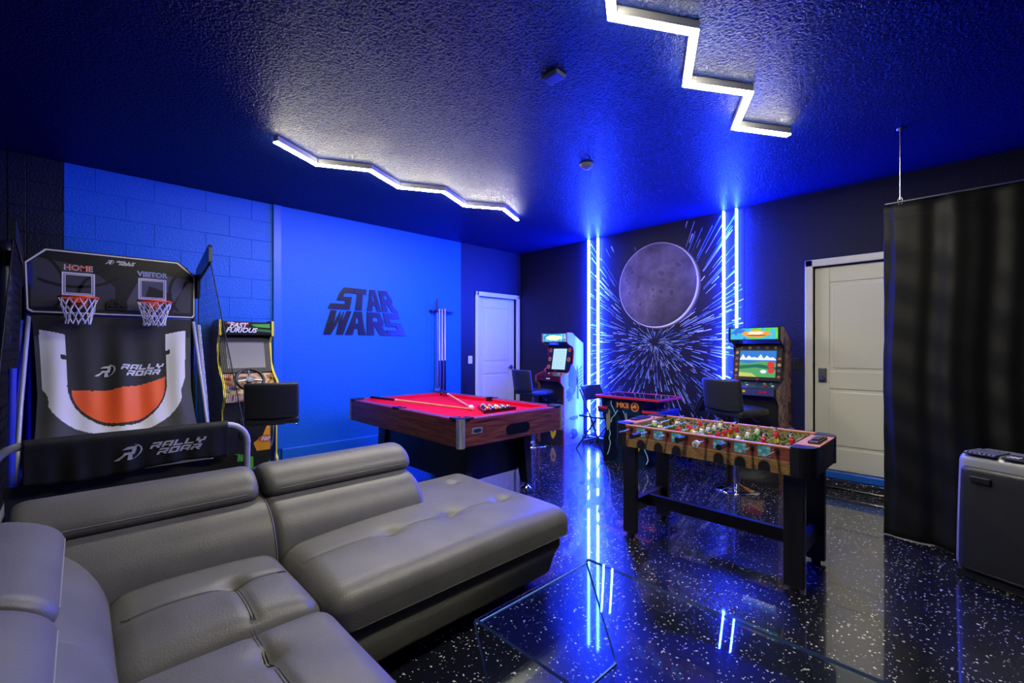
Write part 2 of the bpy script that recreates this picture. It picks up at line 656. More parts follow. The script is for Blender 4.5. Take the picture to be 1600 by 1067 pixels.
def put_text(mb, s, m, origin, ux, uz, width=None, **kw):
    """write a word on a plane given by origin and two direction vectors"""
    vs, fs = text_geo(s, **kw)
    if width:
        w = max(p[0] for p in vs) - min(p[0] for p in vs)
        k = width / w
        vs = [(p[0] * k, p[1] * k, p[2]) for p in vs]
    o, ux, uz = Vector(origin), Vector(ux), Vector(uz)
    n = ux.cross(uz)
    mb.raw([tuple(o + ux * p[0] + uz * p[1] + n * p[2]) for p in vs], fs, m)


# block letters as disjoint rectangles and quads in a unit cell
GLYPH = {
    'R': [[(0, .74), (1, .74), (1, 1), (.08, 1)], [(.72, .56), (1, .56), (1, .74), (.72, .74)], [(0, .32), (1, .32), (1, .56), (0, .56)], [(0, 0), (.27, 0), (.27, .32), (0, .32)], [(.52, .32), (.80, .32), (1.05, 0), (.74, 0)]],
    'A': [[(0, .74), (1, .74), (1, 1), (.08, 1)], [(.72, .0), (1, .0), (1, .74), (.72, .74)], [(0, .0), (.28, .0), (.28, .74), (0, .74)], [(.28, .26), (.72, .26), (.72, .46), (.28, .46)]],
    'L': [[(0, 0), (.28, 0), (.28, 1), (0, 1)], [(.28, 0), (1, 0), (1, .27), (.28, .27)]],
    'Y': [[(0, .36), (1, .36), (1, .58), (0, .58)], [(0, .58), (.28, .58), (.28, 1), (0, 1)], [(.72, .58), (1, .58), (1, 1), (.72, 1)], [(.36, 0), (.66, 0), (.66, .36), (.36, .36)]],
    'O': [[(0, .74), (1, .74), (1, 1), (0, 1)], [(0, .26), (.28, .26), (.28, .74), (0, .74)], [(.72, .26), (1, .26), (1, .74), (.72, .74)], [(0, 0), (1, 0), (1, .26), (0, .26)]],
}


def block_word(word, pitch=1.14):
    out = []
    for i, ch in enumerate(word):
        for q in GLYPH[ch]:
            out.append([(p[0] + i * pitch, p[1]) for p in q])
    return out


def rally_logo(par, m, org, ux, uz, h):
    """emblem and the two slanted words; h = height of one word line; surf(u, v) -> point"""
    surf = (lambda u, v: tuple(Vector(org) + Vector(ux) * u + Vector(uz) * v)) if not callable(org) else org
    cw = h * 1.28
    mb = MB()

    def add(quads, x0, y0, sx, sy, sh):
        for q in quads:
            mb.poly([surf(x0 + p[0] * sx + (y0 + p[1] * sy) * sh, y0 + p[1] * sy) for p in q], m)
    add(block_word('RALLY'), 0.0, 0.08 * h, cw, h, 0.42)
    add(block_word('ROAR'), 1.05 * cw, -1.08 * h, cw, h, 0.42)
    mb.build('brand_words', par, fix=False)
    mb = MB()
    # emblem: slanted R with a sweeping ring
    R = [[(0, .78), (.9, .78), (1, 1), (.28, 1)], [(.72, .56), (1, .56), (1, .78), (.72, .78)], [(.18, .36), (1, .36), (1, .56), (.24, .56)], [(-.25, 0), (.1, 0), (.42, .36), (.18, .36)], [(.58, .36), (.86, .36), (1.02, -.05), (.66, -.05)]]
    ew = 1.75 * h
    add(R, -1.95 * ew, -0.95 * h, ew, 1.9 * h, 0.35)
    cx, cy, r0, r1 = -1.28 * ew, 0.05 * h, 1.12 * h, 1.36 * h
    for i in range(9):
        a0, a1 = math.radians(-65 + i * 16), math.radians(-65 + (i + 1) * 16)
        k = 1 - abs(i - 4) / 6
        q = [(r0, a0), (r0 + (r1 - r0) * k, a0), (r0 + (r1 - r0) * k, a1), (r0, a1)]
        mb.poly([surf(cx + r * 1.05 * math.cos(a) + 0.25 * r * math.sin(a), cy + r * math.sin(a)) for r, a in q], m)
    mb.build('emblem', par, fix=False)


# ================================================================== STRUCTURE
H = 2.89
XR, YF = 7.0, -5.72
o = MB().box(0, XR, YF, 0, -0.1, 0, M_floor).build('floor')
tag(o, 'glossy black epoxy floor with scattered white flecks', kind='structure')
o = MB().box(-0.15, XR + 0.15, YF - 0.15, 0.15, H, H + 0.1, M_ceil).build('ceiling')
tag(o, 'dark textured glossy ceiling glowing blue', kind='structure')

D1A, D1B, D1Z0, D1Z1 = -0.885, -0.085, 0.15, 2.135      # door 1 opening
wl = MB()
wl.box(-0.15, -0.005, YF, -3.75, 0, H, M_left)
wl.box(-0.15, 0.0, -3.75, D1A, 0, H, M_left)
wl.box(-0.15, 0.0, D1B, 0, 0, H, M_left)
wl.box(-0.15, 0.0, D1A, D1B, D1Z1, H, M_left)
wl.box(-0.15, 0.0, D1A, D1B, 0, D1Z0, M_left)
wall_left = wl.build('wall_left')
tag(wall_left, 'bright blue wall of painted block and smooth panel with black ends', kind='structure')
# painted concrete blocks, running bond
bl = {}
for ln in (0.394, 0.194, 0.094, 0.299):
    bl[ln] = MB().rbox(-0.013, 0.0, 0.001, ln + 0.005, 0.001, 0.199, 0.003, M_left, 2).build('block')
    COL.objects.unlink(bl[ln])
for row in range(14):
    z = 0.0 + row * 0.2065
    y = -3.755
    first = True
    while y > YF + 0.05:
        ln = 0.394
        if first and row % 2:
            ln = 0.194
        if y - ln - 0.006 < YF:
            ln = 0.194 if y - 0.2 > YF else 0.094
            if y - 0.1 < YF:
                break
        y -= ln + 0.006
        first = False
        b = bpy.data.objects.new('block', bl[ln].data)
        COL.objects.link(b)
        b.location = (0, y, z)
        b.scale.z = 1.03
        b.parent = wall_left
for b in bl.values():
    bpy.data.objects.remove(b)
o = MB().rbox(0.0, 0.022, -3.752, -3.668, 0.25, H, 0.006, M_bluepaint).build('trim_1')
tag(o, 'narrow blue vertical strip where block meets smooth panel', kind='structure')
o = MB().rbox(-0.0, 0.035, -3.668, -1.0, 0, 0.25, 0.008, M_bluepaint).build('baseboard_left')
tag(o, 'blue painted curb along the foot of the blue wall', kind='structure')

D2A, D2B, D2Z0, D2Z1 = 4.13, 4.94, 0.15, 2.15
wb = MB()
wb.box(-0.15, D2A, 0, 0.15, 0, H, M_black)
wb.box(D2B, XR + 0.15, 0, 0.15, 0, H, M_black)
wb.box(D2A, D2B, 0, 0.15, D2Z1, H, M_black)
wb.box(D2A, D2B, 0, 0.15, 0, D2Z0, M_black)
tag(wb.build('wall_back'), 'matt black textured wall behind the arcade cabinets', kind='structure')
tag(MB().box(-0.15, XR + 0.15, YF - 0.15, YF, 0, H, M_black).build('wall_front'), 'black wall behind the sofa', kind='structure')
tag(MB().box(XR, XR + 0.15, YF, 0, 0, H, M_black).build('wall_right'), 'black wall at the far right of the room', kind='structure')
tag(MB().rbox(0.03, XR, -0.045, 0, 0, 0.10, 0.02, M_floor).build('baseboard_back'), 'flecked black coved skirting along the back wall', kind='structure')
tag(MB().rbox(4.03, 5.05, -0.06, 0, 0.10, 0.165, 0.006, M_bluepaint).build('trim_2'), 'bright blue sill step below the right hand white door', kind='structure')
# corner moulding strip between the two walls
tag(MB().box(0.0, 0.012, -0.03, 0, 0, H, M_black).build('trim_3'), 'dark corner bead where the two walls meet', kind='structure')


def door(name, w, h, label, handle_side, lock):
    """local: x across from 0 to w, front towards -y, z up from 0"""
    r = thing(name, label, None)
    r['kind'] = 'structure'
    t = 0.068
    fr = MB()
    for a, b in ((-t, 0.0), (w, w + t)):
        fr.rbox(a, b, -0.022, 0.0, 0, h + t, 0.006, M_white)
        fr.box(a + (0.055 if a < 0 else 0), b - (0.055 if a > 0 else 0), -0.004, 0.12, 0, h, M_white)
    fr.rbox(-t, w + t, -0.022, 0.0, h, h + t, 0.006, M_white)
    fr.build('casing', r)
    y0 = 0.055
    leaf = MB().box(0.004, w - 0.004, y0, y0 + 0.035, 0.01, h - 0.004, M_white)
    st = 0.125
    zs = [(0.01, 0.22), (0.80 * h / 2.0, 0.80 * h / 2.0 + 0.17), (h - 0.16, h - 0.004)]
    for a, b in zs:
        leaf.box(st, w - st, y0 - 0.010, y0, a, b, M_white)
    leaf.box(0.004, st, y0 - 0.010, y0, 0.01, h - 0.004, M_white)
    leaf.box(w - st, w - 0.004, y0 - 0.010, y0, 0.01, h - 0.004, M_white)
    lf = leaf.build('leaf', r, 0.004)
    for a, b in ((zs[0][1], zs[1][0]), (zs[1][1], zs[2][0])):
        MB().rbox(st + 0.03, w - st - 0.03, y0 - 0.009, y0 + 0.002, a + 0.03, b - 0.03, 0.008, M_white).build('panel', lf)
    hx = w - 0.07 if handle_side > 0 else 0.07
    if lock:
        k = MB().rbox(hx - 0.034, hx + 0.034, y0 - 0.03, y0 - 0.008, 0.86, 1.0, 0.008, mat('lock_nickel', S(120, 120, 124), 0.3, 0.5))
        k.lathe([(0.0, 0.05), (0.02, 0.05), (0.026, 0.03), (0.014, 0.0)], M_steel, n=16) if False else None
        k.build('lock', lf)
        kn = MB().cyl((hx, y0 - 0.03, 0.905), (hx, y0 - 0.055, 0.905), 0.022, M_chrome, n=16)
        kn.rbox(hx - 0.008, hx + 0.008, y0 - 0.07, y0 - 0.05, 0.885, 0.93, 0.004, M_chrome)
        kn.build('knob', lf)
    else:
        k = MB().cyl((hx, y0 - 0.008, 0.885), (hx, y0 - 0.02, 0.885), 0.03, M_satin, n=18)
        k.cyl((hx, y0 - 0.02, 0.885), (hx, y0 - 0.05, 0.885), 0.011, M_steel)
        k.rbox(hx - 0.105, hx + 0.012, y0 - 0.058, y0 - 0.044, 0.874, 0.896, 0.006, M_steel)
        k.build('handle', lf)
    return r


d = door('door_1', D1B - D1A, D1Z1 - D1Z0, 'white two-panel door beside the blue wall, with lever handle', 1, False)
d.location = (0, D1A, D1Z0)
d.rotation_euler = (0, 0, PI / 2)
d = door('door_2', D2B - D2A, D2Z1 - D2Z0, 'white two-panel door partly hidden by the black curtain, with keypad lock', -1, True)
d.location = (D2A, 0, D2Z0)


# ------------------------------------------------------------------ LED lamps
def zigzag(label, pts):
    r = thing('zigzag_light', label, 'ceiling light', (pts[0][0], pts[0][1], H), 0, 'zigzag ceiling lamps')
    ox, oy = pts[0]
    for i in range(len(pts) - 1):
        a = Vector((pts[i][0] - ox, pts[i][1] - oy, 0))
        b = Vector((pts[i + 1][0] - ox, pts[i + 1][1] - oy, 0))
        d = (b - a).normalized()
        n = Vector((-d.y, d.x, 0))
        e = 0.012
        a2, b2 = a - d * e, b + d * e

        def bar(w, z0, z1, m):
            c = [a2 - n * w, b2 - n * w, b2 + n * w, a2 + n * w]
            vs = [(p.x, p.y, z0) for p in c] + [(p.x, p.y, z1) for p in c]
            return MB().raw(vs, [(3, 2, 1, 0), (4, 5, 6, 7), (0, 1, 5, 4), (1, 2, 6, 5), (2, 3, 7, 6), (3, 0, 4, 7)], m)
        s = bar(0.0205, -0.040, 0.0, M_alu).build('housing', r)
        bar(0.020, -0.048, -0.040, M_led_white).build('diffuser', s)
    return r


zigzag('white zigzag ceiling light nearer the blue wall, above the pool table', [(1.713, -4.21), (1.51, -3.85), (1.702, -3.476), (1.503, -3.096), (1.70, -2.72), (1.50, -2.314), (1.71, -1.95), (1.515, -1.555)])
zigzag('white zigzag ceiling light cut by the top of the frame, above the foosball table', [(4.332, -1.658), (4.115, -2.03), (4.33, -2.405), (4.113, -2.76), (4.33, -3.145), (4.115, -3.51), (4.33, -3.885), (4.115, -4.26)])
for x, lab in ((1.42, 'outermost blue light bar left of the mural, beside the white arcade cabinet'), (1.577, 'blue light bar bordering the left edge of the mural'), (3.278, 'blue light bar bordering the right edge of the mural'), (3.415, 'blue light bar partly hidden by the cabinet with the landscape screen')):
    zb = 0.12 if x < 2 else 0.98
    r = thing('led_light_bar', lab, 'light bar', (x, 0, zb), 0, 'vertical blue light bars')
    MB().box(-0.012, 0.012, -0.012, -0.001, 0, H - zb - 0.006, M_alu).build('channel', r)
    MB().rbox(-0.0085, 0.0085, -0.046, -0.012, 0, H - zb - 0.006, 0.006, M_led_blue, 2).build('diffuser', r)

# ------------------------------------------------------------------ small fixtures
r = thing('ceiling_vent', 'small dark rectangular cover on the blue lit ceiling', 'vent', (3.6, -3.315, H))
MB().box(-0.055, 0.055, -0.042, 0.042, -0.02, -0.0, mat('navy_plastic', (0.02, 0.03, 0.07), 0.4)).build('cover', r, 0.002)
MB().box(-0.045, 0.045, -0.032, 0.032, -0.023, -0.02, M_satin).build('grille', r)
r = thing('smoke_detector', 'round dark detector on the ceiling before the mural', 'smoke detector', (2.982, -2.174, H))
MB().lathe([(0.0, -0.035), (0.035, -0.034), (0.052, -0.022), (0.06, 0.0)], mat('grey_plastic', S(120, 124, 150), 0.4), n=24).build('body', r)
MB().lathe([(0.0, -0.039), (0.012, -0.038), (0.014, -0.033)], M_blackplastic, n=12).build('sensor', r)
for nm, lab, loc, rz, m in (('light_switch', 'white switch plate on the wall left of the lever-handled door', (0, -1.045, 1.168), PI / 2, M_whiteplastic), ('light_switch', 'black switch plate between arcade cabinet and keypad door', (4.005 - 0.035, 0, 1.188), 0, mat('charcoal_plate', (0.02, 0.021, 0.026), 0.35))):
    r = thing(nm, lab, 'switch', loc, rz)
    MB().rbox(-0.038, 0.038, -0.007, 0, -0.058, 0.058, 0.003, m).build('plate', r)
    MB().rbox(-0.016, 0.016, -0.012, -0.006, -0.033, 0.033, 0.003, m).build('rocker', r)

# ------------------------------------------------------------------ mural
mur = thing('wall_mural', 'space mural of a cratered grey planet with pale blue star streaks', 'mural', (2.42, 0, 0))
M_space = mat('space_print', S(26, 21, 36), 0.5, spec=0.3)
MB().box(-1.06, 1.07, -0.0015, 0, 0.10, H - 0.004, M_space).build('backdrop', mur)
st_m = [mat('streak_white', S(240, 246, 255), 0.5), mat('streak_pale', S(176, 210, 250), 0.5), mat('streak_blue', S(80, 130, 215), 0.5)]
sk = MB()
rg = random.Random(3)
mz, mr_ = 2.14, 0.525
for i in range(2100):
    a = rg.uniform(0, 2 * PI)
    rad = 0.05 + 1.75 * rg.random() ** 1.1
    ln = (0.03 + 0.30 * min(rad, 1.1) * rg.random() ** 1.3)
    w = 0.0020 + 0.0062 * rad * rg.random() ** 2
    if math.sin(a) > 0.25:
        if rg.random() < 0.40:
            continue
        ln *= 1.6
    ca, sa = math.cos(a), math.sin(a)
    p0, p1 = (rad * ca, 1.42 + rad * sa), ((rad + ln) * ca, 1.42 + (rad + ln) * sa)
    ok = all(-1.05 < p[0] < 1.06 and 0.12 < p[1] < H - 0.02 and math.hypot(p[0] - 0.02, p[1] - mz) > mr_ + 0.005 for p in (p0, p1))
    if not ok:
        continue
    t = (-sa * w, ca * w)
    sk.poly([(p0[0] - t[0] * .4, -0.003, p0[1] - t[1] * .4), (p1[0] - t[0], -0.003, p1[1] - t[1]), (p1[0] + t[0], -0.003, p1[1] + t[1]), (p0[0] + t[0] * .4, -0.003, p0[1] + t[1] * .4)], rg.choices(st_m, (2, 4, 4))[0])
o = sk.build('star_streaks', mur, fix=False)
o['kind'] = 'stuff'
N = 72
gl = MB()
halo = [mat('halo_bright', S(255, 252, 244), 0.5), mat('halo_mid', S(190, 180, 178), 0.5), mat('halo_dim', S(84, 74, 82), 0.5)]
for i in range(N):
    a0, a1 = 2 * PI * i / N, 2 * PI * (i + 1) / N
    k = 0.25 + 0.75 * max(0, math.cos(a0 - math.radians(-28))) ** 1.0
    for (ra, rb, mm) in ((1.0, 1 + 0.036 * k, halo[0]), (1 + 0.036 * k, 1 + 0.06 * k, halo[1]), (1 + 0.06 * k, 1 + 0.10 * k, halo[2])):
        gl.poly([(0.0 + mr_ * r_ * math.cos(q), -0.0040, mr_ * r_ * math.sin(q)) for r_, q in ((ra, a0), (rb, a0), (rb, a1), (ra, a1))], mm)
o = gl.build('planet_rim_glow', mur, fix=False)
o.location = (0.02, 0, mz)
o = MB().poly([(mr_ * math.cos(2 * PI * i / N), -0.0045, mr_ * math.sin(2 * PI * i / N)) for i in range(N)], make_moon()).build('planet_disc', mur, fix=False)
o.location = (0.02, 0, mz)

# ------------------------------------------------------------------ wall lettering (two words in a tapering block)
M_letter = mat('smoked_acrylic', S(24, 22, 30), 0.28, spec=0.6)
LET = {
    'S': [[(0.02, .76), (1.0, .76), (1.0, 1), (.14, 1)], [(0, .58), (.34, .58), (.34, .76), (.0, .76)], [(0, .40), (.96, .40), (1.0, .58), (0, .58)], [(.62, .24), (1.0, .24), (1.0, .40), (.62, .40)], [(-.28, 0), (1.0, 0), (1.0, .24), (-.28, .24)]],
    's': [[(0.0, .76), (1.0, .76), (1.0, 1), (.0, 1)], [(0, .58), (.34, .58), (.34, .76), (.0, .76)], [(0, .40), (.96, .40), (1.0, .58), (0, .58)], [(.62, .24), (1.0, .24), (1.0, .40), (.62, .40)], [(0, 0), (1.0, 0), (1.0, .24), (0, .24)]],
    'T': [[(-.02, .76), (1.0, .76), (1.0, 1), (-.02, 1)], [(.30, 0), (.72, 0), (.72, .76), (.30, .76)]],
    'A': [[(0, 0), (.36, 0), (.40, .26), (.08, .26)], [(.64, 0), (1, 0), (.92, .26), (.60, .26)], [(.08, .26), (.92, .26), (.86, .48), (.14, .48)], [(.14, .48), (.42, .48), (.42, .72), (.2, .72)], [(.58, .48), (.86, .48), (.8, .72), (.58, .72)], [(.2, .72), (.8, .72), (.74, 1), (.26, 1)]],
    'R': [[(0, .78), (.90, .78), (.8, 1), (0, 1)], [(0, .60), (.34, .60), (.34, .78), (0, .78)], [(.66, .60), (.98, .60), (.90, .78), (.66, .78)], [(0, .38), (.9, .38), (.98, .60), (0, .60)], [(0, 0), (.36, 0), (.36, .38), (0, .38)], [(.44, .38), (.80, .38), (1.12, 0), (.66, 0)]],
    'W': [[(.10, 0), (.42, 0), (.26, 1), (-.06, 1)], [(.42, 0), (.60, .62), (.50, 1), (.36, .36)], [(.60, .62), (.66, 0), (.78, .36), (.70, 1)], [(.66, 0), (.96, 0), (1.14, 1), (.88, 1)]],
}
sg = thing('wall_lettering', 'dark two-line lettering STAR WARS tapering upwards on the blue wall', 'sign', (0, -2.687, 1.505), PI / 2)
SW, SH = 1.125, 0.565


def trap(u, v):
    return ((u - 0.5) * SW * (1 - 0.455 * v), v * SH)


for word, v0, v1 in (('STAR', 0.535, 1.0), ('WARs', 0.0, 0.505)):
    for i, ch in enumerate(word):
        mb = MB()
        u0, u1 = i / 4 + 0.006, (i + 1) / 4 - 0.006
        for q in LET[ch]:
            pts = [trap(u0 + (u1 - u0) * p[0], v0 + (v1 - v0) * p[1]) for p in q]
            mb.prism(pts, 'xz', -0.012, -0.001, M_letter)
        mb.build('letter', sg)


# ------------------------------------------------------------------ cue rack and cues on the wall
rk = thing('cue_rack', 'dark wall bar with clips holding cues upright on the blue wall', 'cue rack', (0, -1.58, 0.42), PI / 2)
tb = MB().rbox(-0.19, 0.19, -0.065, -0.002, 1.425, 1.45, 0.006, M_satin)
tb.build('top_bar', rk)
for k_ in range(4):
    MB().tube([(-0.10 + k_ * 0.05 - 0.012, -0.06, 1.44), (-0.10 + k_ * 0.05 - 0.016, -0.08, 1.44)], 0.004, M_satin, 6).build('clip', rk)
rs = thing('cue_shelf', 'low dark wall shelf under the standing cues', 'shelf', (0, -1.55, 0.42), PI / 2)
MB().rbox(-0.19, 0.19, -0.12, -0.002, 0.0, 0.03, 0.008, M_satin).build('board', rs)
MB().rbox(-0.02, 0.02, -0.08, -0.002, -0.06, 0.0, 0.006, M_satin).build('bracket', rs)
for yy, lab in ((-1.645, 'brown-butted wall cue next to the bridge stick in the wall rack'), (-1.60, 'black-butted wall cue in the middle of the wall rack'), (-1.55, 'rightmost pale-shafted cue in the wall rack')):
    c = thing('racked_cue', lab, 'cue', (0.07, yy, 0.45), 0, 'cues in the wall rack')
    first = 'brown' in lab
    MB().cyl((0, 0, 0), (0, 0, 0.72), 0.016, mat('brown_cue_butt', S(92, 52, 40), 0.3) if first else M_cuebutt, 0.012, 10).build('butt', c)
    MB().cyl((0, 0, 0.72), (0, 0, 1.44), 0.012, mat('silver_cue_shaft', S(206, 204, 208), 0.25), 0.008, 10).build('shaft', c)
    MB().cyl((0, 0, 1.44), (0, 0, 1.46), 0.008, M_satin, 0.007, 10).build('tip', c)
c = thing('bridge_stick', 'slim metal bridge stick with ribbed black grip in the wall rack', 'bridge stick', (0.09, -1.695, 0.45), 0)
MB().cyl((0, 0, 0.33), (0, 0, 1.38), 0.009, M_steel, 0.008, 10).build('shaft', c)
g = MB()
for k in range(9):
    g.cyl((0, 0, 1.38 + k * 0.022), (0, 0, 1.396 + k * 0.022), 0.016, M_blackplastic, 0.015, 10)
g.cyl((0, 0, 1.38), (0, 0, 1.58), 0.012, M_satin)
g.build('grip', c)
g = MB().rbox(-0.008, 0.008, -0.04, 0.04, 0.30, 0.335, 0.004, M_steel)
g.cyl((0, -0.03, 0.335), (0, -0.03, 0.36), 0.006, M_steel).cyl((0, 0.03, 0.335), (0, 0.03, 0.36), 0.006, M_steel)
g.cyl((0, 0, 0.0), (0, 0, 0.30), 0.012, M_satin)
g.build('bridge_head', c)

# ------------------------------------------------------------------ SOFA
sofa = thing('sectional_sofa', 'grey leather sectional sofa with tufted seats and adjustable headrests', 'sofa', (2.5, -5.6, 0))
SX, SY = 2.5, -5.6


def gauss(x, y, cx, cy, s):
    return math.exp(-((x - cx) ** 2 + (y - cy) ** 2) / (2 * s * s))


def seat(name, x0, x1, y0, y1, z0, z1, tufts, lines=(), r=0.055, puff=0.03, n=26, soft=1.0):
    """cushion in world coordinates; tufts pull the top in, lines are stitched grooves"""
    cx, cy, hx, hy = (x0 + x1) / 2, (y0 + y1) / 2, (x1 - x0) / 2, (y1 - y0) / 2

    def fn(p):
        u, v = (p.x - cx) / hx, (p.y - cy) / hy
        top = max(0.0, (p.z - z0) / (z1 - z0)) ** 2
        dz = puff * (1 - abs(u) ** 3) * (1 - abs(v) ** 3)
        for tx, ty in tufts:
            dz -= 0.024 * gauss(p.x, p.y, tx, ty, 0.030) + 0.010 * gauss(p.x, p.y, tx, ty, 0.09)
        for ax, val, a, b in lines:
            q, s = (p.x, p.y) if ax == 'x' else (p.y, p.x)
            if a <= s <= b:
                dz -= 0.009 * soft * math.exp(-((q - val) / 0.020) ** 2)
        z = p.z + dz * top
        z += 0.003 * math.sin(9 * p.x + 5 * p.y) * top
        # sides swell a little
        mid = max(0.0, 1 - ((p.z - z0) / (z1 - z0)) ** 2)
        return (p.x + 0.010 * mid * (u ** 5) - SX, p.y + 0.010 * mid * (v ** 5) - SY, z)
    mb = MB().rbox(x0, x1, y0, y1, z0, z1, r, M_leather, 5, fn, n, True)
    ob = mb.build(name, sofa)

    def at(x, y):
        q = fn(Vector((x, y, z1)))
        return (q[0], q[1], q[2] + 0.0005)
    # stitching
    for ax, val, a, b in lines:
        th = MB()
        k = 30
        for off in (-0.0045, 0.0045):
            pts = [at(val + off, a + (b - a) * i / k) if ax == 'x' else at(a + (b - a) * i / k, val + off) for i in range(k + 1)]
            th.tube(pts, 0.0016 if soft > 0.5 else 0.001, mat('dark_stitching', S(52, 52, 50), 0.6) if soft > 0.5 else M_leather, 4)
        th.build('stitching', ob)
    # piping round the lower edge of the cushion top
    zz = z0 + 0.005
    pp = []
    rr = r + 0.0
    for (qx, qy, s) in ((x1 - rr, y0 + rr, -PI / 2), (x1 - rr, y1 - rr, 0), (x0 + rr, y1 - rr, PI / 2), (x0 + rr, y0 + rr, PI)):
        for i in range(6):
            a = s + i / 5 * PI / 2
            pp.append((qx + (rr + 0.004) * math.cos(a) - SX, qy + (rr + 0.004) * math.sin(a) - SY, zz))
    MB().tube(pp, 0.004, M_leather, 6, closed=True).build('piping', ob)
    return ob


# bases
def base(x0, x1, y0, y1):
    def fn(p):
        k = 1 - 0.10 * (1 - min(1, (p.z - 0.05) / 0.22))
        cx, cy = (x0 + x1) / 2, (y0 + y1) / 2
        bul = 0.012 * math.exp(-((p.z - 0.215) / 0.03) ** 2)
        ux = 1 if p.x > cx else -1
        uy = 1 if p.y > cy else -1
        sx = ux * (bul - 0.05 * (1 - min(1, (p.z - 0.05) / 0.2))) * (abs(p.x - cx) / ((x1 - x0) / 2)) ** 8
        sy = uy * (bul - 0.05 * (1 - min(1, (p.z - 0.05) / 0.2))) * (abs(p.y - cy) / ((y1 - y0) / 2)) ** 8
        return (p.x + sx - SX, p.y + sy - SY, p.z)
    return MB().rbox(x0, x1, y0, y1, 0.05, 0.29, 0.03, M_leatherdark, 3, fn, 14).build('base', sofa)


base(2.58, 3.60, -4.60, -3.25)
base(2.58, 4.95, -5.56, -4.62)
for fx, fy in ((2.7, -3.4), (3.45, -3.4), (2.7, -5.45), (4.8, -5.45), (4.8, -4.75), (3.45, -4.7)):
    MB().cyl((fx - SX, fy - SY, 0), (fx - SX, fy - SY, 0.06), 0.022, M_chrome, 0.026, 12).build('foot', sofa)

seat('chaise_cushion', 2.56, 3.63, -4.59, -3.19, 0.285, 0.43, [(3.26, -3.42), (3.26, -3.785), (3.26, -4.145), (2.79, -3.43)], [('x', 3.26, -4.56, -3.25)], r=0.085, puff=0.026, n=60, soft=0.35)
seat('corner_seat_cushion', 2.98, 3.592, -5.19, -4.597, 0.285, 0.42, [(3.27, -4.82)], [('x', 3.27, -5.15, -4.63), ('y', -4.82, 3.28, 3.56)], r=0.070, puff=0.035, n=40)
seat('seat_cushion', 3.60, 4.95, -5.19, -4.587, 0.285, 0.42, [(3.79, -4.84), (4.16, -4.84), (4.53, -4.84)], [('y', -4.84, 3.62, 4.9)], r=0.070, puff=0.035, n=56)

# backs: a leaning profile swept along an axis.  profile in (distance from the back plane, z)
BACKP = [(0.00, 0.20), (0.00, 0.40), (0.02, 0.50), (0.06, 0.575), (0.13, 0.612), (0.22, 0.622), (0.31, 0.612), (0.39, 0.575), (0.445, 0.515), (0.48, 0.44), (0.495, 0.36), (0.49, 0.28), (0.45, 0.22)]


def sweep_profile(prof, place, a, b, m, rnd=0.05, k=18, closed=True):
    """profile swept from a to b with rounded ends; place(d, s, z) -> local point"""
    c = (sum(p[0] for p in prof) / len(prof), sum(p[1] for p in prof) / len(prof))
    shr = 0.35 if rnd > 0.03 else 0.035
    secs = [(a + rnd * (1 - math.cos(t)), 1 - shr * (1 - math.sin(t))) for t in [i / 5 * PI / 2 for i in range(6)]]
    mid = [(a + rnd + (b - a - 2 * rnd) * i / k, 1.0) for i in range(1, k)]
    end = [(a + b - s, f) for s, f in reversed(secs)]
    allsec = secs + mid + end
    vs, fs, n = [], [], len(prof)
    for s, f in allsec:
        for d, z in prof:
            vs.append(place(c[0] + (d - c[0]) * f, s, c[1] + (z - c[1]) * f))
    for j in range(len(allsec) - 1):
        for i in range(n):
            i2 = (i + 1) % n
            fs.append((j * n + i, j * n + i2, (j + 1) * n + i2, (j + 1) * n + i))
    fs.append(tuple(range(n)))
    L = (len(allsec) - 1) * n
    fs.append(tuple(L + i for i in reversed(range(n))))
    return MB().raw(vs, fs, m, True)


def smooth_prof(p, it=2):
    for _ in range(it):
        q = []
        for i in range(len(p)):
            a, b = p[i], p[(i + 1) % len(p)]
            q += [(a[0] * .75 + b[0] * .25, a[1] * .75 + b[1] * .25), (a[0] * .25 + b[0] * .75, a[1] * .25 + b[1] * .75)]
        p = q
    return p


BP = smooth_prof(BACKP, 1)
along_y = lambda d, s, z: (2.575 + d - SX, s - SY, z)
along_x = lambda d, s, z: (s - SX, -5.655 + d - SY, z)
for a, b in ((-5.30, -4.596), (-4.610, -3.79)):
    sweep_profile(BP, along_y, a, b, M_leather, 0.05 if b > -4 else 0.012).build('back_cushion', sofa)
    s_ = MB().tube([(2.575 + d - SX + 0.001, -4.603 - SY, z + 0.001) for d, z in BP[8:22]], 0.0022, M_leather, 5)
s_.build('back_seam', sofa)
for a, b in ((2.80, 3.606), (3.594, 4.95)):
    sweep_profile(BP, along_x, a, b, M_leather, 0.012).build('back_cushion', sofa)
HEADP = smooth_prof([(0.00, 0.02), (0.005, 0.10), (0.06, 0.152), (0.16, 0.150), (0.25, 0.105), (0.285, 0.045), (0.25, 0.005), (0.12, 0.0)], 2)
HD, HZ = max(HEADP)
for nm, a, b in (('headrest', -5.44, -4.618), ('headrest', -4.592, -3.785)):
    pl = lambda d, s, z: (2.575 + 0.02 + d - SX, s - SY, 0.600 + z)
    h_ = sweep_profile(HEADP, pl, a, b, M_leather, 0.05).build(nm, sofa)
    MB().tube([pl(HD, a + 0.055 + (b - a - 0.11) * i / 12, HZ) for i in range(13)], 0.0022, M_thread, 5).build('piping', h_)
for nm, a, b in (('headrest', 2.90, 3.615), ('headrest', 3.64, 4.60)):
    pl = lambda d, s, z: (s - SX, -5.655 + 0.06 + d * 1.12 - SY, 0.600 + z)
    h_ = sweep_profile(HEADP, pl, a, b, M_leather, 0.05).build(nm, sofa)
    MB().tube([pl(HD, a + 0.055 + (b - a - 0.11) * i / 12, HZ) for i in range(13)], 0.0022, M_thread, 5).build('piping', h_)

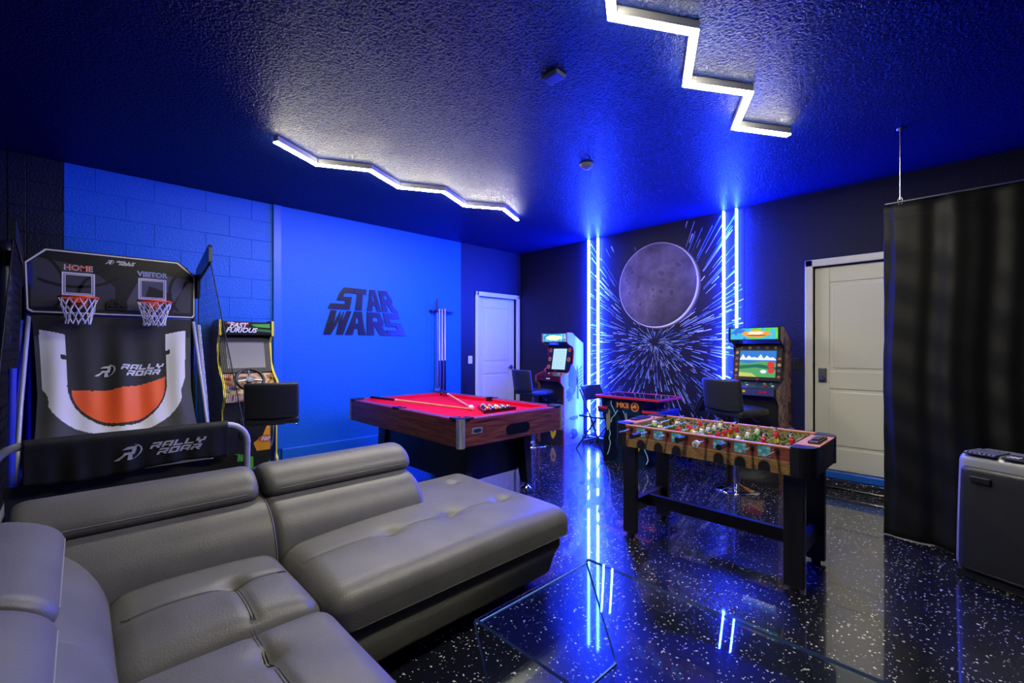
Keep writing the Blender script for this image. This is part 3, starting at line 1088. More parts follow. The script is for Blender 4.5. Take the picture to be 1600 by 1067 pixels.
# ------------------------------------------------------------------ GLASS COFFEE TABLE (bent sheet)
gt = thing('coffee_table', 'clear bent glass coffee table in front of the grey sofa', 'table', (4.03, -4.245, 0))
GW, GL, GZ, th = 0.65, 1.20, 0.40, 0.012


def sheet(pts, t, y0, y1, m):
    """bent sheet: polyline in (x, z) thickened by t"""
    n = len(pts)
    nor = []
    for i in range(n):
        a = Vector(pts[max(i - 1, 0)])
        b = Vector(pts[min(i + 1, n - 1)])
        d = (b - a).normalized()
        nor.append(Vector((-d.y, d.x)))
    out = [Vector(p) for p in pts]
    inn = [Vector(p) - nor[i] * t for i, p in enumerate(pts)]
    vs = [(p.x, y0, p.y) for p in out] + [(p.x, y0, p.y) for p in inn] + [(p.x, y1, p.y) for p in out] + [(p.x, y1, p.y) for p in inn]
    A, B, C_, D = 0, n, 2 * n, 3 * n
    body, edge = [], []
    for i in range(n - 1):
        body.append((A + i, A + i + 1, C_ + i + 1, C_ + i))
        body.append((B + i, D + i, D + i + 1, B + i + 1))
        edge.append((A + i, B + i, B + i + 1, A + i + 1))
        edge.append((C_ + i, C_ + i + 1, D + i + 1, D + i))
    edge.append((A, C_, D, B))
    edge.append((A + n - 1, B + n - 1, D + n - 1, C_ + n - 1))
    mb = MB()
    mb.raw(vs, body, m, True)
    mb.raw(vs, edge, M_glassedge)
    return mb


rb = 0.022
arc_l = [(rb - rb * math.cos(t) if False else rb * (1 - math.sin(t)), GZ - rb * (1 - math.cos(t))) for t in [PI / 2 * (1 - i / 5) for i in range(6)]]
mid_pts = arc_l + [(GL - x, z) for x, z in reversed(arc_l)]
sheet([(0.0, GZ - rb - 0.004)] + mid_pts + [(GL, GZ - rb - 0.004)], th, 0, GW, M_glass).build('glass_top', gt, fix=False)
sheet([(0.155, 0.0), (0.0005, GZ - rb - 0.004)], th, 0, GW, M_glass).build('glass_leg', gt, fix=False)
sheet([(GL - 0.0005, GZ - rb - 0.004), (GL - 0.155, 0.0)], th, 0, GW, M_glass).build('glass_leg', gt, fix=False)

# ------------------------------------------------------------------ POOL TABLE
pt = thing('pool_table', 'pool table with red felt and dark wood sides on black legs', 'pool table', (1.515, -2.52, 0))
A, B, PZ = 0.985, 0.62, 0.79
cab = MB()
for (x0, x1, y0, y1) in ((-A + .03, A - .03, -B, -B + .03), (-A + .03, A - .03, B - .03, B), (-A, -A + .03, -B + .03, B - .03), (A - .03, A, -B + .03, B - .03)):
    cab.box(x0, x1, y0, y1, 0.57, PZ - 0.02, M_wood)
cab.box(-A + .03, A - .03, -B + .03, B - .03, 0.58, 0.60, M_blackplastic)
cab.build('cabinet', pt, 0.003)
MB().box(-A + .05, A - .05, -B + .05, B - .05, 0.735, 0.757, M_felt).build('playing_cloth', pt)
# rails: six pieces, wooden cap and felt cushion
RW = 0.085
rails = [(-A + .10, -0.055, -B, -B + RW, 'y+'), (0.055, A - .10, -B, -B + RW, 'y+'), (-A + .10, -0.055, B - RW, B, 'y-'), (0.055, A - .10, B - RW, B, 'y-'), (-A, -A + RW, -B + .10, B - .10, 'x+'), (A - RW, A, -B + .10, B - .10, 'x-')]
for x0, x1, y0, y1, dr in rails:
    rl = MB().rbox(x0, x1, y0, y1, PZ - 0.03, PZ, 0.006, M_rail).build('rail', pt)
    c_ = 0.045
    if dr == 'y+':
        p = [(x0, y1), (x1, y1), (x1 - c_, y1 + c_), (x0 + c_, y1 + c_)]
    elif dr == 'y-':
        p = [(x1, y0), (x0, y0), (x0 + c_, y0 - c_), (x1 - c_, y0 - c_)]
    elif dr == 'x+':
        p = [(x1, y1), (x1, y0), (x1 + c_, y0 + c_), (x1 + c_, y1 - c_)]
    else:
        p = [(x0, y0), (x0, y1), (x0 - c_, y1 - c_), (x0 - c_, y0 + c_)]
    MB().prism(p, 'xy', 0.758, PZ - 0.003, M_felt).build('cushion', rl, 0.004)
    for k in range(3):
        if dr[0] == 'y':
            q = (x0 + (x1 - x0) * (k + 1) / 4, (y0 + y1) / 2)
        else:
            q = ((x0 + x1) / 2, y0 + (y1 - y0) * (k + 1) / 4)
        MB().cyl((q[0], q[1], PZ - 0.002), (q[0], q[1], PZ + 0.001), 0.006, M_white_ink, n=8).build('sight_dot', rl)
# corner caps, corner posts, pockets
for sx in (-1, 1):
    for sy in (-1, 1):
        mb = MB()
        P = lambda a, b: (sx * (A - a), sy * (B - b))
        arc = [P(0.07 - 0.052 * math.cos(t) * 0.0 + 0.055 * math.cos(t), 0.07 + 0.055 * math.sin(t)) for t in [PI / 2 * -0.30 + i / 8 * (PI / 2 * 1.6) for i in range(9)]]
        pts = [P(0.135, -0.004), P(-0.004 + 0.03, -0.004), P(-0.004, 0.026), P(-0.004, 0.135), P(0.085, 0.135), P(0.085, 0.10), P(0.055, 0.085), P(0.035, 0.055), P(0.055, 0.035), P(0.085, 0.055), P(0.10, 0.085), P(0.135, 0.085)]
        mb.prism(pts, 'xy', PZ - 0.008, PZ + 0.010, M_blackplastic)
        mb.build('corner_cap', pt, 0.003)
        cp = MB()
        cp.cyl((sx * (A - 0.028), sy * (B - 0.028), 0.565), (sx * (A - 0.028), sy * (B - 0.028), PZ + 0.004), 0.036, mat('satin_silver', S(212, 216, 224), 0.22, 0.75), n=20)
        cp.build('corner_post', pt)
        MB().lathe([(0.052, 0.0), (0.05, -0.06), (0.0, -0.062)], M_blackplastic, (sx * (A - 0.085), sy * (B - 0.085), PZ - 0.018), 16).build('pocket', pt)
        # tapering splayed leg with chrome leveller
        lx, ly = sx * (A - 0.27), sy * (B - 0.235)
        w0, w1 = 0.085, 0.05
        tx, ty, bx, by = lx - sx * 0.02, ly - sy * 0.06, lx, ly
        lg = MB()
        vs = [(tx - w0, ty - w0 * .6, 0.60), (tx + w0, ty - w0 * .6, 0.60), (tx + w0, ty + w0 * .6, 0.60), (tx - w0, ty + w0 * .6, 0.60), (bx - w1, by - w1 * .6, 0.05), (bx + w1, by - w1 * .6, 0.05), (bx + w1, by + w1 * .6, 0.05), (bx - w1, by + w1 * .6, 0.05)]
        lg.raw(vs, [(0, 1, 2, 3), (7, 6, 5, 4), (0, 4, 5, 1), (1, 5, 6, 2), (2, 6, 7, 3), (3, 7, 4, 0)], M_satin)
        l_ = lg.build('leg', pt, 0.004)
        MB().lathe([(0.012, 0.055), (0.014, 0.03), (0.055, 0.008), (0.056, 0.0)], M_chrome, (bx, by, 0), 20).build('leveller', l_)
for sy in (-1, 1):
    MB().lathe([(0.05, 0.0), (0.048, -0.06), (0.0, -0.062)], M_blackplastic, (0, sy * (B - 0.062), PZ - 0.012), 16).build('pocket', pt)
    MB().prism([(-0.06, sy * (B - 0.002)), (0.06, sy * (B - 0.002)), (0.06, sy * (B - 0.085)), (0.038, sy * (B - 0.085)), (0.034, sy * (B - 0.04)), (-0.034, sy * (B - 0.04)), (-0.038, sy * (B - 0.085)), (-0.06, sy * (B - 0.085))], 'xy', PZ - 0.008, PZ + 0.008, M_blackplastic).build('side_pocket_cap', pt, 0.002)
# aprons between the legs
M_apron = mat('navy_panel', (0.010, 0.014, 0.085), 0.3)
MB().box(-0.62, 0.62, -B + 0.26, -B + 0.28, 0.17, 0.58, M_apron).build('side_apron', pt)
MB().box(-0.62, 0.62, B - 0.28, B - 0.26, 0.17, 0.58, M_apron).build('side_apron', pt)
MB().box(A - 0.36, A - 0.34, -B + 0.28, B - 0.28, 0.17, 0.58, M_apron).build('end_apron', pt)
MB().box(-A + 0.34, -A + 0.36, -B + 0.28, B - 0.28, 0.17, 0.58, M_apron).build('end_apron', pt)
# ball return on the end: flat black plate painting the opening's shade; maker's plate
stad = [(0.097 * s + 0.048 * math.cos(t), 0.652 + 0.046 * math.sin(t)) for s, t0 in ((1, -PI / 2), (-1, PI / 2)) for t in [t0 + i / 8 * PI for i in range(9)]]
MB().prism([(y + 0.01, z) for y, z in stad], 'yz', A - 0.004, A + 0.002, mat('return_shade_black', (0.003, 0.003, 0.004), 0.8, spec=0.1)).build('ball_return', pt)
pl_ = MB().rbox(A - 0.001, A + 0.004, -0.505, -0.395, 0.665, 0.715, 0.003, mat('satin_silver', S(212, 216, 224), 0.22, 0.75)).build('maker_plate', pt)
mk = MB()
pts_o = [(0.042 * math.cos(2 * PI * i / 20) - 0.45, 0.017 * math.sin(2 * PI * i / 20) + 0.69) for i in range(20)]
mk.poly([(A + 0.0045, y, z) for y, z in pts_o], mat('plate_ink', S(36, 40, 60), 0.4))
mk.build('plate_emblem', pl_, fix=False)
bd = MB().rbox(0.52, 0.60, -B + 0.238, -B + 0.262, 0.535, 0.565, 0.004, M_steel).build('side_badge', pt)

# cues, rack and balls on the table
ZC = 0.757


def cue(label, p0, p1):
    p0, p1 = Vector(p0), Vector(p1)
    d = p1 - p0
    r = thing('pool_cue', label, 'cue', tuple(p0), 0, 'cues lying on the pool table')
    f = lambda t: tuple(d * t)
    MB().cyl((0, 0, 0), f(0.27), 0.0145, M_cuebutt, 0.0125, 12).build('butt', r)
    MB().cyl(f(0.27), f(0.30), 0.0127, M_white_ink, 0.0125, 12).build('joint', r)
    MB().cyl(f(0.30), f(0.99), 0.0123, M_maple, 0.0075, 12).build('shaft', r)
    MB().cyl(f(0.99), f(1.0), 0.0072, M_bluepaint, 0.007, 10).build('tip', r)


cue('pool cue lying along the red felt, butt over the long near rail', (0.66, -2.95, PZ + 0.018), (1.90, -2.57, ZC + 0.009))
cue('pool cue lying with black butt in the far corner pocket', (0.60, -1.99, PZ + 0.030), (1.91, -2.54, ZC + 0.010))
ball_cols = [('yellow', S(240, 200, 40)), ('blue', S(20, 40, 150)), ('red', S(200, 24, 30)), ('purple', S(74, 30, 110)), ('orange', S(232, 120, 40)), ('green', S(20, 110, 60)), ('maroon', S(110, 24, 34)), ('black', S(12, 12, 14))]
M_ivory = mat('ivory_ball', S(240, 228, 206), 0.1, coat=0.5)


def pool_ball(label, x, y, col, stripe):
    r = thing('pool_ball', label, 'ball', (x, y, ZC + 0.0292), 0, 'balls on the red felt')
    m = mat('ball_' + str(col), col, 0.1, coat=0.5) if col else M_ivory
    if stripe:
        mb = MB()
        R = 0.0286
        pr = [(R * math.sin(t), R * math.cos(t)) for t in [i / 14 * PI for i in range(15)]]
        mb.lathe(pr[:5], M_ivory, n=16)
        mb.lathe(pr[4:11], m, n=16)
        mb.lathe(pr[10:], M_ivory, n=16)
        b = mb.build('sphere', r)
        b.rotation_euler = (1.1, 0.4, x * 7)
    else:
        MB().ball((0, 0, 0), 0.0286, m, 16, 10).build('sphere', r)
    if col:
        nrm = Vector((0.55, -0.45, 0.7)).normalized()
        s = nrm.orthogonal().normalized()
        t = nrm.cross(s)
        c0 = nrm * 0.0288
        MB().poly([tuple(c0 + (s * math.cos(2 * PI * i / 10) + t * math.sin(2 * PI * i / 10)) * 0.009) for i in range(10)], M_ivory).build('number_spot', r, fix=False)


pool_ball('white cue ball at the tips of the two cues', 1.962, -2.60, None, False)
ta, tb_, tc_ = Vector((2.185, -2.605)), Vector((2.195, -2.305)), Vector((1.93, -2.455))
tri = thing('triangle_rack', 'dark wooden triangle rack around the pool balls', 'rack', (2.1, -2.46, ZC + 0.001))
ctr = (ta + tb_ + tc_) / 3
ring_o = [ctr + (p - ctr) * 1.30 for p in (ta, tb_, tc_)]
ring_i = [ctr + (p - ctr) * 1.19 for p in (ta, tb_, tc_)]
for i in range(3):
    j = (i + 1) % 3
    q = [ring_o[i], ring_o[j], ring_i[j], ring_i[i]]
    MB().prism([(p.x - 2.1, p.y + 2.46) for p in q], 'xy', 0.0, 0.032, M_cuebutt).build('side', tri, 0.003)
k = 0
tri_in = [ctr + (p - ctr) * 0.80 for p in (tc_, ta, tb_)]
for row in range(5):
    for c_ in range(row + 1):
        e0 = tri_in[0] + (tri_in[1] - tri_in[0]) * row / 4
        e1 = tri_in[0] + (tri_in[2] - tri_in[0]) * row / 4
        p = e0 + (e1 - e0) * (c_ / row if row else 0)
        nm, co = ball_cols[k % 8]
        stripe = k >= 8
        pool_ball(('striped ' if stripe else 'solid ') + nm + ' pool ball inside the triangle rack', p.x, p.y, co, stripe)
        k += 1

# ------------------------------------------------------------------ BASKETBALL GAME (local x = across, front = -y)
bk = thing('basketball_game', 'double hoop basketball arcade game with backboard, nets and black front banner', 'arcade game', (0.30, -5.015, 0), PI / 2)
OUT = [(-0.50, 1.61), (0.517, 1.61), (0.53, 1.63), (0.53, 2.00), (0.405, 2.118), (-0.43, 2.118), (-0.537, 2.0), (-0.527, 1.63)]
M_board = mat('charcoal_board', S(26, 27, 31), 0.4)
board = MB().prism(OUT, 'xz', 0.0, 0.025, M_board).build('backboard', bk)
gr = MB()
yb = -0.0015


def D(pts, m, y=yb):
    gr.poly([(p[0], y, p[1]) for p in pts], m)


g1, g2, g3 = mat('grey_print_a', S(60, 62, 70), 0.45), mat('grey_print_b', S(84, 86, 94), 0.45), mat('blue_print', S(24, 34, 120), 0.45)
M_boardblack = mat('board_black', S(14, 14, 17), 0.45)
D([(-0.50, 1.66), (-0.02, 1.66), (-0.02, 1.85), (-0.2, 2.0), (-0.47, 2.04), (-0.50, 2.0)], g1)
D([(0.02, 1.66), (0.32, 1.66), (0.48, 1.96), (0.18, 2.0), (0.12, 1.9)], g2)
D([(0.15, 1.70), (0.30, 1.70), (0.36, 1.82), (0.20, 1.88)], M_boardblack, yb * 1.3)
D([(0.36, 1.66), (0.49, 1.66), (0.50, 1.96), (0.45, 1.94)], g1)
D([(-0.52, 1.85), (-0.49, 1.80), (-0.49, 2.00), (-0.527, 1.97)], g3, yb * 1.3)
for r0, cx_, cz_, a0, a1 in ((0.30, -0.62, 1.83, -50, 50), (0.42, -0.27, 2.25, -140, -50), (0.30, 0.05, 1.72, 110, 200), (0.26, 0.60, 1.84, 120, 240)):
    pts = [(cx_ + r0 * math.cos(math.radians(a0 + (a1 - a0) * i / 12)), cz_ + r0 * math.sin(math.radians(a0 + (a1 - a0) * i / 12))) for i in range(13)]
    for p, q in zip(pts, pts[1:]):
        if all(-0.5 < s[0] < 0.5 and 1.65 < s[1] < 2.08 for s in (p, q)):
            t = Vector((-(q[1] - p[1]), q[0] - p[0])).normalized() * 0.011
            D([(p[0] - t.x, p[1] - t.y), (q[0] - t.x, q[1] - t.y), (q[0] + t.x, q[1] + t.y), (p[0] + t.x, p[1] + t.y)], M_boardblack, yb * 1.6)
gr.build('board_print', board, fix=False)
# white border line
bo = MB()
ins = [(x * 0.985, 1.864 + (z - 1.864) * 0.965) for x, z in OUT]
ins2 = [(x * 0.969, 1.864 + (z - 1.864) * 0.925) for x, z in OUT]
for i in range(8):
    j = (i + 1) % 8
    bo.poly([(ins[i][0], -0.003, ins[i][1]), (ins[j][0], -0.003, ins[j][1]), (ins2[j][0], -0.003, ins2[j][1]), (ins2[i][0], -0.003, ins2[i][1])], M_white_ink)
bo.build('border_line', board, fix=False)
for cx_, word, col in ((-0.2385, 'HOME', mat('home_ink', S(236, 110, 60), 0.5)), (0.222, 'VISITOR', mat('visitor_ink', S(90, 130, 225), 0.5))):
    sq = MB()
    for w_, h_, t_ in ((0.095, 0.09, 0.010), (0.080, 0.076, 0.006)):
        for x0, x1, z0, z1 in ((-w_, w_, h_ - t_, h_), (-w_, w_, -h_, -h_ + t_), (-w_, -w_ + t_, -h_ + t_, h_ - t_), (w_ - t_, w_, -h_ + t_, h_ - t_)):
            sq.poly([(cx_ + x0, -0.0045, 1.853 + z0), (cx_ + x1, -0.0045, 1.853 + z0), (cx_ + x1, -0.0045, 1.853 + z1), (cx_ + x0, -0.0045, 1.853 + z1)], M_white_ink)
    sq.build('target_square', board, fix=False)
    tx = MB()
    put_text(tx, word, M_white_ink, (cx_, -0.0045, 1.962), (1, 0, 0), (0, 0, 1), width=0.165 if word == 'HOME' else 0.205, bold=0.035)
    put_text(tx, word, col, (cx_, -0.0052, 1.9635), (1, 0, 0), (0, 0, 1), width=0.155 if word == 'HOME' else 0.195, bold=0.008)
    tx.build('lettering', board, fix=False)
rally_logo(board, M_white_ink, (-0.015, -0.0045, 2.053), (1, 0, 0), (0, 0, 1), 0.0165)
# score sensor between the hoops
ss = MB().prism([(-0.075, 1.66), (0.055, 1.66), (0.055, 1.72), (0.03, 1.75), (-0.05, 1.75), (-0.075, 1.72)], 'xz', -0.02, 0.0, M_blackplastic).build('score_sensor', board, 0.003)
for x, z in ((-0.045, 1.69), (-0.008, 1.69), (0.029, 1.69), (-0.008, 1.72)):
    MB().rbox(x - 0.014, x + 0.014, -0.032, -0.018, z - 0.011, z + 0.011, 0.003, M_satin).build('button', ss)
# hoops
for cx_ in (-0.2385, 0.222):
    rc = (cx_, -0.155, 1.735)
    R_ = 0.112
    h_ = MB().tube([(rc[0] + R_ * math.cos(2 * PI * i / 32), rc[1] + R_ * math.sin(2 * PI * i / 32), rc[2]) for i in range(32)], 0.0085, M_orange_rim, 8, closed=True).build('hoop', bk)
    MB().rbox(cx_ - 0.03, cx_ + 0.03, -0.06, 0.0, 1.70, 1.742, 0.006, M_orange_rim).rbox(cx_ - 0.05, cx_ + 0.05, -0.012, 0.0, 1.68, 1.748, 0.004, M_orange_rim).build('bracket', h_)
    nt_ = MB()
    prof = [(0.112, 0.0), (0.100, -0.05), (0.086, -0.10), (0.074, -0.15), (0.07, -0.20)]
    rg = random.Random(int(cx_ * 100))
    for k in range(12):
        for sgn in (1, -1):
            pts = []
            for i, (rr, dz) in enumerate(prof):
                a = 2 * PI * (k + sgn * i * 0.5) / 12
                jit = 0.006 if i else 0
                pts.append((rc[0] + rr * math.cos(a) + rg.uniform(-jit, jit), rc[1] + rr * math.sin(a) + rg.uniform(-jit, jit), rc[2] + dz + rg.uniform(-jit, jit)))
            nt_.tube(pts, 0.0036, M_cord, 5)
    nt_.build('net', h_)
# cloth ramp: profile (forward distance, z)
CL = [(0.0, 1.60), (0.05, 1.50), (0.13, 1.34), (0.24, 1.14), (0.37, 0.95), (0.54, 0.78), (0.80, 0.64), (1.15, 0.55), (1.62, 0.50)]


def cl_at(s):
    s = max(0.0, min(1.0, s)) * (len(CL) - 1)
    i = min(int(s), len(CL) - 2)
    t = s - i
    p0, p1, p2, p3 = CL[max(i - 1, 0)], CL[i], CL[i + 1], CL[min(i + 2, len(CL) - 1)]
    f = lambda a, b, c, d: 0.5 * (2 * b + (c - a) * t + (2 * a - 5 * b + 4 * c - d) * t * t + (3 * b - a - 3 * c + d) * t ** 3)
    return f(p0[0], p1[0], p2[0], p3[0]), f(p0[1], p1[1], p2[1], p3[1])


def cloth_pt(u, s, off=0.0):
    """u across (metres), s along the ramp 0..1"""
    y, z = cl_at(s)
    hw = 0.49 - 0.05 * min(1, s * 2.2)
    x = u * hw / 0.49
    fold = 0.012 * math.sin(u * 17 + 3 * s) * min(1, s * 3) + 0.010 * math.sin(u * 31 + 1.3) * min(1, s * 3)
    sag = -0.03 * (1 - (u / 0.5) ** 2) * math.sin(min(1, s) * PI)
    return (x, -(y + fold * 0.8 - sag * 0.4) - off - 0.01, z + sag + fold * 0.4 + off * 0.7)


def z_to_s(z):
    lo, hi = 0.0, 1.0
    for _ in range(24):
        m_ = (lo + hi) / 2
        if cl_at(m_)[1] > z:
            lo = m_
        else:
            hi = m_
    return lo


M_cl_dark = mat('cloth_charcoal', S(62, 64, 66), 0.75, bump=(200, 0.1, 2))
M_cl_black = mat('cloth_black', S(32, 33, 36), 0.75, bump=(200, 0.1, 2))
M_cl_light = mat('cloth_silver', S(216, 218, 222), 0.75, bump=(200, 0.1, 2))


def inside(p, poly):
    c = False
    for i in range(len(poly)):
        a, b = poly[i], poly[i - 1]
        if (a[1] > p[1]) != (b[1] > p[1]) and p[0] < (b[0] - a[0]) * (p[1] - a[1]) / (b[1] - a[1]) + a[0]:
            c = not c
    return c


# print regions in (u, z seen on the cloth)
white_p = [(-0.47, 1.49), (-0.32, 1.455), (0.31, 1.475), (0.46, 1.50), (0.455, 1.10), (0.42, 1.00)] + [(0.44 * math.cos(t) - 0.01, 1.00 - 0.26 * math.sin(t)) for t in [0.25 + i / 16 * (PI - 0.5) for i in range(17)]] + [(-0.44, 1.00), (-0.475, 1.06)]
pocket_p = [(-0.325, 1.62), (-0.325, 1.12)] + [(0.325 * math.cos(t) - 0.005, 1.08 - 0.29 * math.sin(t)) for t in [PI - i / 18 * PI for i in range(19)]] + [(0.318, 1.14), (0.312, 1.62)]
orange_p = [(-0.305, 1.052), (-0.18, 1.048), (-0.05, 1.055), (0.10, 1.075), (0.22, 1.098), (0.308, 1.128)] + [(0.307 * math.cos(t) - 0.002, 1.062 - 0.25 * math.sin(t)) for t in [i / 20 * PI for i in range(1, 20)]]
tabs = [[(-0.36, 1.31), (-0.32, 1.30), (-0.32, 1.265), (-0.36, 1.275)], [(0.31, 1.34), (0.345, 1.345), (0.345, 1.31), (0.31, 1.305)]]


def cloth_mat(u, z):
    p = (u, z)
    if inside(p, orange_p):
        return M_orange
    if inside(p, pocket_p) or any(inside(p, t) for t in tabs):
        return M_cl_black
    if inside(p, white_p):
        return M_cl_light
    return M_cl_black if z > 1.44 else M_cl_dark


cm = MB()
NU, NS = 220, 220
vs = [cloth_pt(-0.5 + i / NU, j / NS) for j in range(NS + 1) for i in range(NU + 1)]
zs_ = [cl_at((j + .5) / NS)[1] for j in range(NS)]
mats_f = {}
for j in range(NS):
    for i in range(NU):
        m = cloth_mat(-0.5 + (i + .5) / NU, zs_[j])
        mats_f.setdefault(m.name, (m, []))[1].append((j * (NU + 1) + i, j * (NU + 1) + i + 1, (j + 1) * (NU + 1) + i + 1, (j + 1) * (NU + 1) + i))
o0 = len(cm.v)
cm.v = list(vs)
for m, fl in mats_f.values():
    k = cm.mid(m)
    for f in fl:
        cm.f.append(f)
        cm.mi.append(k)
        cm.sm.append(True)
ramp_o = cm.build('cloth_ramp', bk)
M_logo_grey = mat('silver_ink', S(196, 198, 204), 0.5)
rally_logo(ramp_o, M_logo_grey, lambda u, v: cloth_pt(u + 0.0, z_to_s(1.19 + v + u * 0.0), 0.006), None, None, 0.040)
# frame tubes
fr_pts = {
    'rear_post': [[(s * 0.52, 0.05, 0.02), (s * 0.52, 0.05, 2.02)] for s in (-1, 1)],
    'ramp_tube': [[(s * 0.51, -0.02, 1.58), (s * 0.525, -0.40, 0.95), (s * 0.53, -0.75, 0.38), (s * 0.53, -0.95, 0.02)] for s in (-1, 1)],
    'side_rail': [[(s * 0.545, -0.02, 0.44), (s * 0.545, -1.70, 0.44)] for s in (-1, 1)],
    'front_leg': [[(s * 0.545, -1.66, 0.02), (s * 0.545, -1.68, 0.44), (s * 0.545, -1.70, 0.76)] for s in (-1, 1)],
}
for nm, tl in fr_pts.items():
    for pts in tl:
        MB().tube(pts, 0.019 if nm != 'ramp_tube' else 0.014, M_tube if nm != 'rear_post' else (M_satin if pts[0][0] > 0 else mat('blue_lit_foam', S(30, 50, 190), 0.5)), 10).build(nm, bk)  # left rear post: blue light on it is put into its colour
MB().tube([(-0.52, 0.05, 0.04), (0.52, 0.05, 0.04)], 0.018, M_satin, 10).build('rear_foot_bar', bk)
fb = [(-0.545, -1.70, 0.74)] + [(-0.425 - 0.12 * math.cos(t), -1.70, 0.745 + 0.12 * math.sin(t)) for t in [i / 6 * PI / 2 for i in range(7)]]
fb = fb + [(-x, y, z) for x, y, z in reversed(fb)]
MB().tube(fb, 0.020, M_tube, 12).build('front_bar', bk)
MB().tube([(-0.535, -0.86, 0.02), (-0.540, -0.86, 0.70), (-0.535, -0.82, 1.22)], 0.022, mat('blue_lit_foam', S(30, 50, 190), 0.5), 10).build('net_post', bk)  # blue light painted into this post's colour
# banner wrapped over the front bar
bn = MB()


def ban(u, v, off=0.0):
    # v: 0 top of the bar ... 1 lower hem
    x = -0.435 + 0.87 * u
    rip = 0.006 * math.sin(x * 34) + 0.005 * math.sin(x * 61 + 1)
    if v < 0.12:
        a = v / 0.12 * PI / 2
        return (x, -1.70 - (0.027 + off) * math.sin(a), 0.866 + (0.027 + off) * math.cos(a))
    k = (v - 0.12) / 0.88
    return (x, -1.727 - off + rip * k + 0.02 * k, 0.866 - 0.20 * k + 0.015 * math.sin(x * 7) * k)


NU, NV = 90, 14
vs = [ban(i / NU, j / NV) for j in range(NV + 1) for i in range(NU + 1)]
bn.raw(vs, [(j * (NU + 1) + i, j * (NU + 1) + i + 1, (j + 1) * (NU + 1) + i + 1, (j + 1) * (NU + 1) + i) for j in range(NV) for i in range(NU)], M_clothblack, True)
bo_ = bn.build('front_banner', bk)
sd = bo_.modifiers.new('thick', 'SOLIDIFY')
sd.thickness = 0.003
rally_logo(bo_, M_logo_grey, lambda u, v: ban((u + 0.05 + 0.435) / 0.87, 0.12 + 0.88 * (0.77 - 0.866 - v + 0.0 + 0.19) / 0.2, 0.006), None, None, 0.036)
lp = MB()
for j in range(8):
    k = j / 7
    pass
NV = 8
low = lambda u, k: (-0.5 + u, -1.66 + 0.03 * math.sin(u * 23) * k + 0.12 * k, 0.66 - 0.52 * k)
vs = [low(i / 60, j / NV) for j in range(NV + 1) for i in range(61)]
lp.raw(vs, [(j * 61 + i, j * 61 + i + 1, (j + 1) * 61 + i + 1, (j + 1) * 61 + i) for j in range(NV) for i in range(60)], M_cl_black, True)
lp.build('front_skirt', bk)


# side net arms and nets
def clip_line(p, d, poly):
    t0, t1 = -9.0, 9.0
    n = len(poly)
    area = sum(poly[i][0] * poly[(i + 1) % n][1] - poly[(i + 1) % n][0] * poly[i][1] for i in range(n))
    sg_ = 1 if area > 0 else -1
    for i in range(n):
        a, b = poly[i], poly[(i + 1) % n]
        nx, ny = -(b[1] - a[1]) * sg_, (b[0] - a[0]) * sg_
        num = (p[0] - a[0]) * nx + (p[1] - a[1]) * ny
        den = d[0] * nx + d[1] * ny
        if abs(den) < 1e-9:
            if num < 0:
                return None
            continue
        t = -num / den
        if den > 0:
            t0 = max(t0, t)
        else:
            t1 = min(t1, t)
    return (t0, t1) if t1 > t0 + 1e-3 else None


for s in (-1, 1):
    x = s * 0.548
    arm = MB()
    ap = [(-0.02, 1.80), (0.04, 1.80), (0.05, 2.02), (0.0, 2.07), (-0.54, 2.205), (-0.555, 2.18), (-0.555, 2.06), (-0.06, 1.96)]
    arm.prism([(y, z) for y, z in ap], 'yz', x - 0.012, x + 0.012, M_satin)
    arm.build('net_arm', bk, 0.006)
    sn = MB()
    poly = [(-0.01, 0.46), (-1.68, 0.46), (-1.68, 0.74), (-0.555, 2.06), (-0.03, 1.95)]
    poly = [(a, b) for a, b in poly]
    for sl in (1, -1):
        dv = Vector((0.45, sl * 0.9)).normalized()
        nv = Vector((-dv.y, dv.x))
        for k in range(-70, 71):
            p = Vector((-0.7, 1.2)) + nv * (k * 0.058)
            c = clip_line(p, dv, poly)
            if c:
                a, b = p + dv * c[0], p + dv * c[1]
                sn.tube([(x, a.x, a.y), (x, b.x, b.y)], 0.0014, M_netblack, 3, caps=False)
    for a, b in zip(poly, poly[1:] + poly[:1]):
        sn.tube([(x, *a), (x, *b)], 0.0045, M_netblack, 5)
    sn.build('side_net', bk)
    MB().tube([(x, -0.03, 1.55), (x + s * 0.0, -0.28, 1.05), (x, -0.52, 0.46)], 0.017, mat('foam_tube', S(176, 180, 190), 0.6) if s > 0 else mat('blue_lit_foam', S(30, 50, 190), 0.5), 8).build('foam_sleeve', bk)  # left sleeve coloured blue in place of blue light falling on it
# dark upright bag at the picture's left edge
bg = thing('padded_post', 'tall dark blue round-topped upright post at the left edge behind the basketball game', 'post', (0.28, -5.645, 0))
o = None
MB().lathe([(0.0, 2.14), (0.03, 2.135), (0.05, 2.11), (0.058, 2.06), (0.058, 0.10)], mat('dark_blue_vinyl', S(20, 26, 44), 0.3), n=24).build('sleeve', bg)
MB().lathe([(0.0, 0.10), (0.06, 0.10), (0.065, 0.06), (0.065, 0.0)], M_blackplastic, n=24).build('base', bg)


